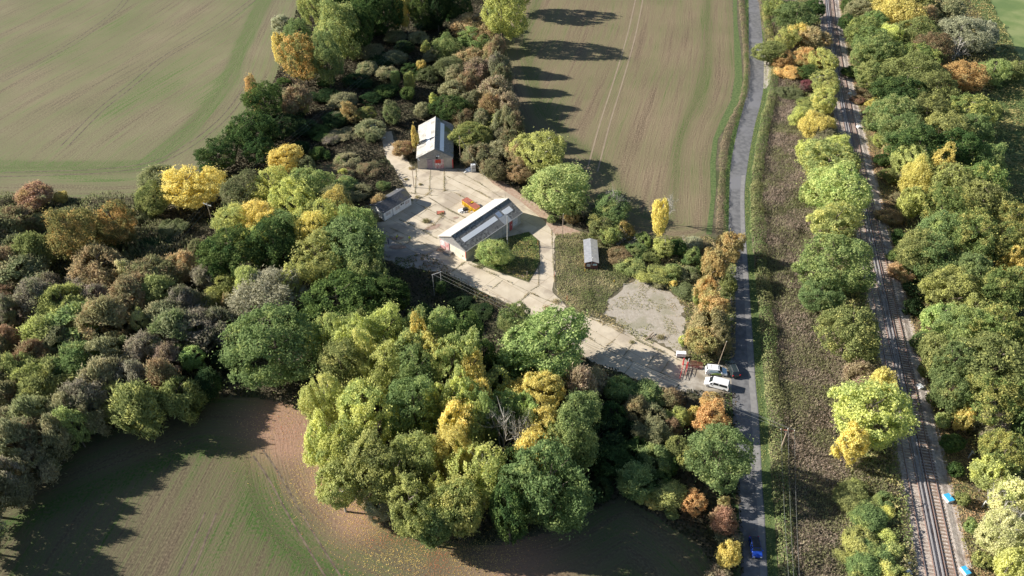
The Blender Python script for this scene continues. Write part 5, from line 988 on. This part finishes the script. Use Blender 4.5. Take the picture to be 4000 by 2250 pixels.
CAT = """
799 20 78 112 A yg 20|849 72 102 118 A yg 20|905 62 66 100 O dk 19|701 120 48 112 P ye 15|748 78 56 50 O gr 10|705 62 52 38 S pa|762 142 92 118 O oo 18|820 140 66 95 O gr 18|712 205 34 46 A dk
868 2 70 60 O dk 19|922 15 75 80 O dk 18|972 28 75 90 O dk 18|1008 20 42 46 A go 15|1060 12 60 66 O dk 16|1100 14 60 66 O bd 16|1150 8 65 60 O bd 16|1262 25 98 110 A yg 24|1285 -45 90 100 A yg 22
1182 62 108 58 S tn 9|1130 118 62 55 A gr 9|1185 102 66 52 A gr 9|1175 140 70 38 S tn 7|1125 168 68 55 A gg 7|1205 180 82 62 S pk 10|1255 166 54 50 S mv 14|1250 224 76 62 S pk 13|1180 212 72 55 S br 8|1235 262 58 62 S rr 11|1278 262 50 56 S pk 12|1262 205 56 56 S br 13|1266 300 54 54 S sg 12|1282 352 50 50 S br 10|1252 130 50 50 S br 13|1220 95 60 60 S tn 10|1240 128 50 50 S tn 11|1290 320 50 50 S br 11|1215 340 50 50 S ol 7|1300 380 50 50 S tn 9|1210 300 50 46 S sg 7
1072 118 32 42 B yg 6|1061 165 32 36 B go 6|1073 190 58 42 B gg|1029 200 38 78 P yg 8|995 198 34 64 P gr 7|880 285 50 76 A or 7|922 285 48 62 A ol 6|851 296 34 36 B pa|985 285 50 74 A gg 7|1125 270 80 80 O dk 9|1090 250 30 38 B yg 5|1068 280 44 38 S sg|1043 352 26 108 P go 10|1013 372 44 86 S rr 5
1180 345 80 92 A ol 8|1165 296 54 46 S br 7|1260 308 54 50 A yg 7|1265 342 52 42 S mv 6|1205 388 72 62 S br 6|1256 378 62 56 S sg 7|1246 428 68 56 S br 6|934 347 38 34 B gg|868 335 70 30 S sg 2|835 348 50 26 S mv 2
722 402 78 74 A ye 10|773 418 56 64 B gg 8|665 258 88 78 O dk 15|625 322 118 88 O dk 14|640 232 36 30 O or 12|550 395 92 78 O dk 10|655 372 74 62 O dk 10|745 250 72 72 S br 11|767 258 24 24 B go 8|705 322 90 70 O bd 8|760 320 60 60 S bd 6
475 477 118 138 A ye 12|400 440 80 50 S gg 6|388 500 78 92 A ol 9|85 490 88 60 S rr 6|150 492 40 30 B go 4|182 590 112 200 A oo 16|285 562 90 122 A oo 12|345 540 60 50 S gg 3|430 575 80 45 B gg 3
45 560 92 76 H br 8|50 625 96 56 H sg 8|55 685 112 74 H sg 9|100 565 46 52 S gg 5|118 716 62 42 H mv 7|205 724 92 44 H mv 6|85 745 92 66 H mv 10|158 755 112 82 H ol 10|238 745 62 46 H mv 8|22 785 54 66 H mv 10
105 830 108 72 H ol 10|150 852 78 52 H sg 9|25 850 58 52 S rr 8|40 920 84 72 H ol 10|80 890 78 56 H br 9|325 690 55 76 A cr 8|455 665 82 62 H tn 8|515 690 58 52 H mv 8|400 735 98 76 H ol 9|350 805 46 82 A cr 8|420 785 102 72 H sg 9
430 835 112 62 H gg 10|315 870 48 56 B gg 7|362 870 78 66 H mv 10|420 905 78 46 S pk 8|483 898 54 62 A bg 8|565 715 62 46 S ol 7|530 768 60 46 A ol 7|580 758 52 52 S tn 7|675 740 138 122 W pa 12|500 620 50 50 S br 4|270 620 70 60 S bd 3|380 620 80 50 S bd 3
335 1020 118 86 H ol 12|210 990 102 62 H mv 12|165 1028 78 48 H sg 11|182 1067 62 42 A bg 11|125 1095 92 92 H sg 12|75 1040 82 82 H gg 13|35 1120 92 92 H sg 13|22 1195 80 80 H mv 12|85 1165 80 60 H sg 9|250 960 102 60 H sg 11|330 955 82 52 H mv 11|290 932 82 52 H mv 10|400 950 82 62 H br 11|445 990 90 70 H ol 10|-50 1230 110 110 H sg 14|-150 1420 120 110 H sg 15|-90 1320 110 110 H sg 14|-120 1130 120 110 H sg 13|520 960 70 60 S bd 7|570 900 70 70 S bd 5
620 490 102 92 A gg 13|680 465 92 72 A yg 13|740 500 102 86 A yg 14|590 560 92 82 A yg 12|652 545 84 80 A ye 13|682 560 52 44 A go 14|850 515 66 52 A go 12|806 545 110 82 A yg 13|840 500 76 50 A gg 11|790 582 80 66 A ye 14
795 655 118 132 A yg 14|885 620 150 165 A gr 14|890 562 84 80 A bg 12|925 690 110 96 A gr 11|585 622 132 112 O dk 14|690 622 112 112 O dk 14|560 660 70 60 O dk 11|850 755 168 112 O dk 13|695 880 206 250 O gr 17|830 842 92 106 A yg 13|892 826 62 62 A ol 12
975 835 104 88 A yg 13|1045 837 80 76 A gr 13|1110 830 84 78 A bg 13|1178 840 78 100 O dk 12|1290 800 82 74 A gr 8|1375 872 206 168 A bg 15|860 925 112 112 A ol 13|925 900 64 64 A yg 13|982 896 58 54 A py 13|1030 890 78 72 A yg 14|1055 862 54 48 A go 14
1095 898 74 74 A go 14|1142 897 78 78 A yg 14|1050 937 120 84 A gr 14|1185 947 78 84 A ye 14|1250 966 68 68 A yg 13|818 1000 100 112 A py 13|918 1040 142 122 A yg 15|1042 1030 132 122 A gr 15|802 1110 76 104 A py 12|862 1132 112 112 A yg 13|942 1172 122 120 A ol 14
996 1205 102 112 A ol 13|1046 1150 102 102 A yg 14|1150 1070 78 54 A ye 15|1147 1015 78 78 A yg 15|1208 1000 64 92 A ye 15|1136 1140 98 122 A go 14|1215 1190 132 152 A py 14|1150 1268 112 128 A yg 13|852 1212 92 82 A py 11|1032 1275 122 100 A ol 12|950 1270 52 56 S pa 6
1095 1312 90 72 A gr 9|1268 1075 120 136 N cr 17|1367 987 96 86 A ye 14|1460 1030 92 82 A gr 12|1450 970 92 74 S pk 11|1320 1035 64 62 A bg 13|1370 1078 74 58 A ye 13|1385 1235 188 262 O gr 17|1282 1285 94 150 O dk 13|1300 1180 70 90 A dk 12|1230 1060 60 60 A gr 14|1400 1120 80 60 A ol 13|1290 930 90 60 A dk 10|1220 900 60 60 A dk 10
1500 1095 112 72 S bd 7|1545 1150 112 92 S dk 6|1600 1210 102 72 S gr 6|1650 1160 82 82 S gr 6|1642 1080 72 62 S sg 6|1600 1030 66 52 S tn 6|1650 1045 62 56 S sg 6|1706 1045 56 46 S ol 5|1695 1072 46 40 S br 4|1705 1125 82 80 A ol 7|1726 1160 50 60 A ol 6|1500 955 82 60 S pk 5|1560 975 82 52 S gr 5|1622 985 82 50 S gr 5|1690 1000 60 42 S br 4|1545 1040 70 50 S dk 6
1790 1008 62 52 A or 6|1790 1045 96 58 A or 7|1745 1040 46 46 B go 4|1812 1150 184 172 O gr 14|1690 1240 82 62 S ol 4|1750 1265 76 76 B or 5|1822 1265 38 38 B or 4|1824 1310 62 60 S rr 6|1832 1342 60 42 S mv 3|1835 1395 66 92 A go 8|1812 1440 50 30 S pk 3|1610 1242 60 36 B yg 2|1650 1264 56 30 B ye 1.5|1690 1288 42 30 B gr 1.5
1358 385 128 100 A py 11|1400 470 152 132 A bg 12|1302 430 62 80 A tn 7|1388 552 36 30 B gr 2|1438 547 40 42 B or 4|1480 528 50 46 S mv 4|1500 560 50 40 B gr 3|1545 522 86 64 A gr 8|1542 500 50 66 N cr 11|1515 572 62 86 A ol 7|1537 592 46 64 A yg 6|1572 582 42 58 A oo 6|1562 590 38 48 N cr 6|1662 548 50 112 P ye 17|1686 512 36 60 N cr 11|1672 622 48 50 A py 6
1560 640 62 46 S br 2.5|1600 628 72 50 B gr 3|1642 640 60 50 B ol 3|1700 622 62 50 B dk 4|1742 645 62 52 B gr 4|1590 672 62 46 S ol 2.5|1650 690 72 50 S ol 3|1692 682 62 50 B gr 4|1736 690 52 50 S gg 3|1722 732 62 44 S gg 2|1655 708 42 32 S sg 1.5|1718 605 36 36 N cr 4|1596 606 36 40 N cr 4|1746 612 52 40 S pa 3|1695 716 26 36 B ye 2.5|1620 600 50 40 B gr 4|1770 680 40 50 B dk 3
1836 612 86 66 A or 10|1797 660 74 82 A to 11|1835 710 46 34 B ol 6|1782 722 58 54 S or 8|1797 775 88 66 A to 9|1755 752 24 60 B yg 3|1790 812 86 50 S tn 8|1768 850 96 76 A to 6.5|1720 856 26 52 B yg 3|1816 850 40 62 S tn 7|1237 637 72 80 A bg 6.5|925 548 66 62 B sg 5|955 503 30 26 S tn 5|1108 722 30 46 B gr 4|1160 765 76 30 B bd 1.5|1215 782 76 30 B bd 1.5|1060 790 60 28 S dk 3
840 440 112 60 S br 3|872 402 62 40 S sg 3|925 425 60 50 S br 3|862 470 70 50 S gr 4|962 466 42 32 B gr 3|862 437 26 32 B yg 4|857 402 30 22 B bg 3|905 480 60 50 S sg 3|800 330 60 40 S dk 3|930 250 60 50 S bd 3|960 150 70 50 S bd 4|1080 60 60 40 S bd 5|1020 120 50 50 S bd 4|900 200 70 60 S bd 3|820 240 60 50 S bd 4|1150 40 60 50 S dk 6
1950 22 62 62 A ol 9|2002 48 112 90 O gr 11|1976 100 72 60 O ol 9|2010 85 60 60 S go 8|2046 95 72 76 S tn 9|1970 152 52 46 A or 6|2036 146 78 60 O or 8|1986 182 60 42 S or 4|2040 186 60 50 O dk 6|2030 215 36 40 S pu 5|2062 206 40 42 S pa 5|1990 232 72 50 B gg 2.5|2036 260 72 50 B ol 3|2052 312 86 72 A ye 8|2080 346 76 50 S mv 5|2085 410 142 122 A yg 13|2122 470 152 112 A bg 14|2100 560 132 102 A yg 12|2032 480 52 80 A yg 8|2096 665 186 152 O gr 14|2062 742 112 62 O gr 9|2140 830 158 166 O ol 14|2165 935 72 52 S pk 7|2182 1050 198 240 A yg 15|2150 1110 90 90 A ye 12|2215 965 80 60 A ye 11
1985 20 50 40 O dk 8|2050 20 60 50 O dk 9|2150 1235 60 60 S ol 3|2190 1300 90 70 S gr 3|2160 1360 80 70 S ol 3|2220 1400 60 80 S gr 3|2170 1430 80 50 S gr 3
2160 30 72 62 A sg 11|2268 35 128 74 A ye 14|2170 85 78 72 O ol 12|2195 55 62 60 O gr 12|2190 112 88 88 O gr 12|2165 142 62 60 O gr 10|2235 88 62 52 A py 12|2300 86 112 62 O ol 12|2386 22 66 46 S sg 9|2330 34 52 42 S tn 9|2415 85 112 112 A pa 13|2490 86 42 46 A pa 9|2410 120 60 80 N cr 11|2345 116 96 62 O br 12|2216 136 92 80 O gr 13|2300 142 106 56 O og 12|2290 186 132 62 O ol 13|2190 190 72 60 O gr 11|2275 236 150 62 O dk 13|2425 190 98 74 O or 10|2500 178 66 76 A bg 9|2555 175 52 70 A ol 8
2250 285 120 90 O gr 14|2330 285 110 80 O ol 14|2440 272 112 72 O og 13|2290 340 110 80 O gr 14|2375 330 110 80 O ol 14|2450 320 90 80 O gr 13|2310 372 120 84 O dk 14|2410 385 130 90 O dk 14|2300 408 92 52 A py 12|2312 440 68 52 A ye 13|2366 412 62 38 A go 13|2390 450 110 76 O ol 14|2475 455 110 76 O og 13|2140 15 50 40 O dk 9|2130 60 40 60 O dk 8|2140 180 40 50 S dk 4
2180 222 62 40 S br 3|2202 260 52 40 B ye 3|2195 312 62 50 B gg 3|2216 352 52 60 B yg 4|2240 376 30 36 S tn 4|2222 402 52 50 B dk 4|2236 440 52 42 B ol 4|2160 250 30 40 S rr 2
2297 505 64 72 A yg 12|2370 520 112 82 O og 14|2480 500 122 82 O ol 14|2370 582 112 82 O gr 14|2440 610 120 120 O og 15|2525 610 120 120 O og 15|2350 662 112 112 O gr 13|2550 655 62 92 O go 12|2450 680 90 80 O gr 14|2400 728 122 76 O ol 13|2520 732 112 102 O og 14|2363 797 72 74 A bg 11|2420 820 102 102 O gr 13|2510 830 132 102 O og 14|2400 912 112 112 O gr 14|2500 912 162 130 O ol 15|2560 1000 70 90 O og 13
2240 545 62 50 S tn 3|2270 602 62 70 B dk 4|2256 642 50 50 B og 4|2275 680 60 60 S tn 3|2310 730 72 42 B bd 3|2300 772 62 80 B bd 4|2320 855 60 102 B gr 5|2335 930 50 50 B ol 4|2260 500 44 46 S br 3
2390 985 82 60 O gr 12|2480 1000 130 82 O og 13|2430 1055 36 60 A go 8|2475 1045 82 92 S mv 9|2455 1035 70 90 N cr 10|2510 1070 60 60 S mv 8|2530 1137 112 82 O og 11|2490 1195 76 112 A yg 9|2540 1245 92 140 A cr 9|2520 1345 112 150 A cr 8|2545 1420 92 80 A py 8|2510 1240 90 120 N cr 9|2560 1310 90 100 N cr 9|2395 1115 62 72 B dk 5|2400 1182 42 52 B dk 4|2425 1255 42 60 B ol 3|2446 1325 46 76 B gr 3|2475 1410 52 92 B ol 3|2352 1002 42 60 B ol 4|2372 1060 44 60 B bg 4|2600 1060 80 90 O gr 12|2620 900 90 100 O ol 13
"""
ents = []
for ln in CAT.strip().splitlines():
    for e in ln.split('|'):
        t = e.split(); ents.append([float(t[0]), float(t[1]), float(t[2]), float(t[3]), t[4], t[5], float(t[6]) if len(t) > 6 else 0])
def fill(poly, step, tries, w, kinds, pals, H, seed, near=36):
    rng = random.Random(seed); xs = [q[0] for q in poly]; ys_ = [q[1] for q in poly]; P = np.array(poly, float); got = []
    for _ in range(tries):
        x, y = rng.uniform(min(xs), max(xs)), rng.uniform(min(ys_), max(ys_))
        if not inside(np.array([[x, y]]), P)[0]: continue
        if any((x-g[0])**2+((y-g[1])*1.2)**2 < step**2 for g in got) or any(e[2] > 84 and e[4] != 'H' and ((x-e[0])/e[2])**2+((y-e[1]-e[3]*.3)/e[3])**2 < .34 for e in ents) or any((x-e[0])**2+(y-e[1])**2 < near**2 and e[2] > 40 for e in ents): continue
        got.append((x, y)); k = rng.uniform(.7, 1.4); f = min(.999, max(0, (x-min(xs))/(max(xs)-min(xs))+rng.uniform(-.25, .25)))
        ents.append([round(x), round(y), w*k, w*k*.95, rng.choice(kinds), pals[int(f*len(pals))], H*rng.uniform(.85, 1.1)])
FRONT = [(800, 920), (860, 860), (1000, 820), (1180, 815), (1235, 890), (1430, 950), (1480, 1080), (1455, 1290), (1250, 1330), (1080, 1320), (950, 1270), (850, 1200), (790, 1050)]
fill(FRONT, 52, 900, 76, 'AAO', ['ol', 'py', 'yg', 'yg', 'bg', 'ye', 'gr', 'gr'], 13, 3, 34)
fill([(575, 480), (700, 440), (860, 520), (920, 600), (985, 700), (1000, 760), (820, 830), (640, 760), (560, 640)], 56, 500, 80, 'AO', ['yg', 'yg', 'gr', 'gr', 'dk'], 12, 4, 36)
fill([(2140, -20), (2420, -20), (2470, 300), (2560, 600), (2590, 1000), (2430, 1010), (2345, 880), (2310, 620), (2262, 440), (2190, 230)], 70, 900, 96, 'OOA', ['gr', 'ol', 'ol', 'og', 'gr'], 12.5, 5, 44)
fill([(-20, 560), (330, 640), (560, 800), (560, 960), (400, 1000), (200, 1060), (0, 1150), (-40, 900)], 62, 900, 100, 'H', ['br', 'ol', 'sg', 'ol', 'gr', 'br', 'tn', 'ol', 'mv'], 10, 6, 46)
fill([(2125, 1190), (2215, 1170), (2255, 1450), (2150, 1460)], 34, 300, 52, 'S', ['ol', 'gr', 'yg'], 2.6, 13, 26)
fill([(1930, 10), (2060, 10), (2085, 200), (2125, 380), (2150, 560), (2185, 760), (2110, 800), (2040, 500), (2010, 380), (1990, 260), (1935, 160)], 46, 400, 66, 'AO', ['ol', 'yg', 'ol', 'gr'], 8, 12, 34)
fill([(1470, 1040), (1640, 1040), (1720, 1150), (1640, 1250), (1500, 1230), (1480, 1150)], 50, 300, 66, 'SB', ['bd', 'dk', 'dk'], 4.5, 7, 36)
fill([(700, 250), (860, 60), (1080, 60), (1150, 60), (1020, 260), (930, 330), (840, 400), (700, 380)], 48, 400, 56, 'SB', ['bd', 'dk', 'sg', 'dk'], 5, 8, 34)
fill([(1300, 400), (1330, 350), (1240, 300), (1200, 250), (1180, 130), (1130, 180), (1150, 300)], 44, 200, 54, 'S', ['sg', 'pk', 'tn'], 8, 9, 30)
def size_word(w, y): 
    m = w*Q/scale(2000, y*Q); return 'small' if m < 4 else 'medium-sized' if m < 7 else 'broad' if m < 10.5 else 'large'
labs = {}
for e in ents: labs.setdefault((size_word(e[2], e[1]), e[5], e[4], zone(e[0], e[1])), []).append(e)
ORD = ['leftmost', 'second from left', 'third from left', 'fourth from left', 'fifth from left', 'sixth from left', 'seventh from left', 'eighth from left', 'ninth from left', 'tenth from left', 'eleventh from left', 'twelfth from left', 'thirteenth from left', 'fourteenth from left', 'fifteenth from left', 'sixteenth from left']
LAB = {}
for k, es in labs.items():
    es.sort(key=lambda e: e[0]); base = f"{k[0]} {PAL[k[1]][3]} {KIND[k[2]][2]} {k[3]}"
    for i, e in enumerate(es):
        if len(es) == 1: LAB[id(e)] = base
        elif len(es) == 2: LAB[id(e)] = base+(', left one' if i == 0 else ', right one')
        else: LAB[id(e)] = base+', '+('rightmost' if i == len(es)-1 else ORD[i])
prng = random.Random(7)
def plant(e, idx):
    cx, cy, w, hh, kd, pal, H = e; a = PITCH+math.atan((cy*Q-1125)/FPX)
    fx = 1.0 if (1690 < cx < 1900 and 590 < cy < 1430) else 1.08 if (cx > 1925 and zone(cx, cy)[0] == 'b') else 1.2 if cx > 1900 else 1.3
    if kd in 'AON' and 770 < cx < 1440 and cy > 880 and (cx < 1240 or cy > 1010): H += 3.5
    elif kd in 'AO' and 770 < cx < 1240 and cy > 790: H += 2
    elif kd in 'AO' and 840 < cx < 1000 and 540 < cy < 790: H += 1.5
    elif kd in 'AO' and cx < 1120 and cy < 250: H += 2
    if kd in 'AOHNW': w *= fx; hh *= fx
    elif kd == 'S': w *= 1.25; hh *= 1.2
    zc = 2.0
    for _ in range(4):
        s = scale(cx*Q, cy*Q, zc); r = w*Q/2/s; hv = hh*Q/2/s
        q = (hv*hv-(r*math.sin(a))**2); rz = math.sqrt(max(q, 0))/math.cos(a)
        lo = .5 if kd in 'SB' else .62
        rz = max(rz, lo*r); rz = min(rz, 1.35*r if kd != 'P' else 4*r)
        if H: rz = max(min(rz, H*.49), H*.40)
        elif kd in 'AOHW': H = 0
        Ht = H if H else 2*rz*.95
        zc = Ht-rz
    p = A(cx, cy, zc); base = Vector((p.x, p.y, 0))
    if kd in 'AOHSBW': rz = max(rz, Ht*(.46 if kd in 'AOW' else .51)); zc = Ht-rz
    cls = 'L' if r > 4.2 else 'M' if r > 2.0 else 'S'
    src = {'A': 'A', 'O': 'O', 'S': 'S', 'H': 'S', 'B': 'A', 'P': 'A', 'W': 'W', 'N': 'N'}[kd]
    if src in 'WN': cls = 'L'
    if src == 'S' and cls == 'L': cls = 'M'
    if src == 'O' and cls == 'S': cls = 'M'
    me = PR.get((src, cls, idx % 3)) or PR[(src, cls, 0)]
    nm, cat, _ = KIND[kd]; main, sec, share, _ = PAL[pal]
    grp = {'tree': 'trees of the woods and hedgerows', 'bush': 'bushes of the scrub and hedgerows', 'dead tree': 'leafless trees'}[cat]
    root = empty(nm, base, prng.uniform(0, 6.28), LAB[id(e)], cat, grp)
    c = bpy.data.objects.new('crown' if cat != 'bush' else 'foliage', me); COL.objects.link(c); c.parent = root
    c.location = (0, 0, zc); c.scale = (r*prng.uniform(.88, 1.08), r*prng.uniform(.88, 1.12), rz); c.rotation_euler = (0, 0, 0)
    g_ = 1.18 if kd in 'SHW' else 1.0; g_ *= prng.uniform(.86, 1.14); j = lambda x: x*prng.uniform(.96, 1.04)*g_
    c.color = (j(main[0]), j(main[1]), j(main[2]), 1); c['tint'] = [j(v) for v in sec]; c['tint_share'] = max(0.05, min(.95, share+prng.uniform(-.2, .2)))
    t = bpy.data.objects.new('trunk' if cat != 'bush' else 'stems', TRP if (pal in ('cr', 'pa', 'py') or kd == 'N') else TR[idx % 2]); COL.objects.link(t); t.parent = root
    t.scale = (max(r*1.6, 2), max(r*1.6, 2), Ht*.95) if cat != 'bush' else (r*1.3, r*1.3, Ht*.8)
    return root
for i, e in enumerate(ents): plant(e, i)
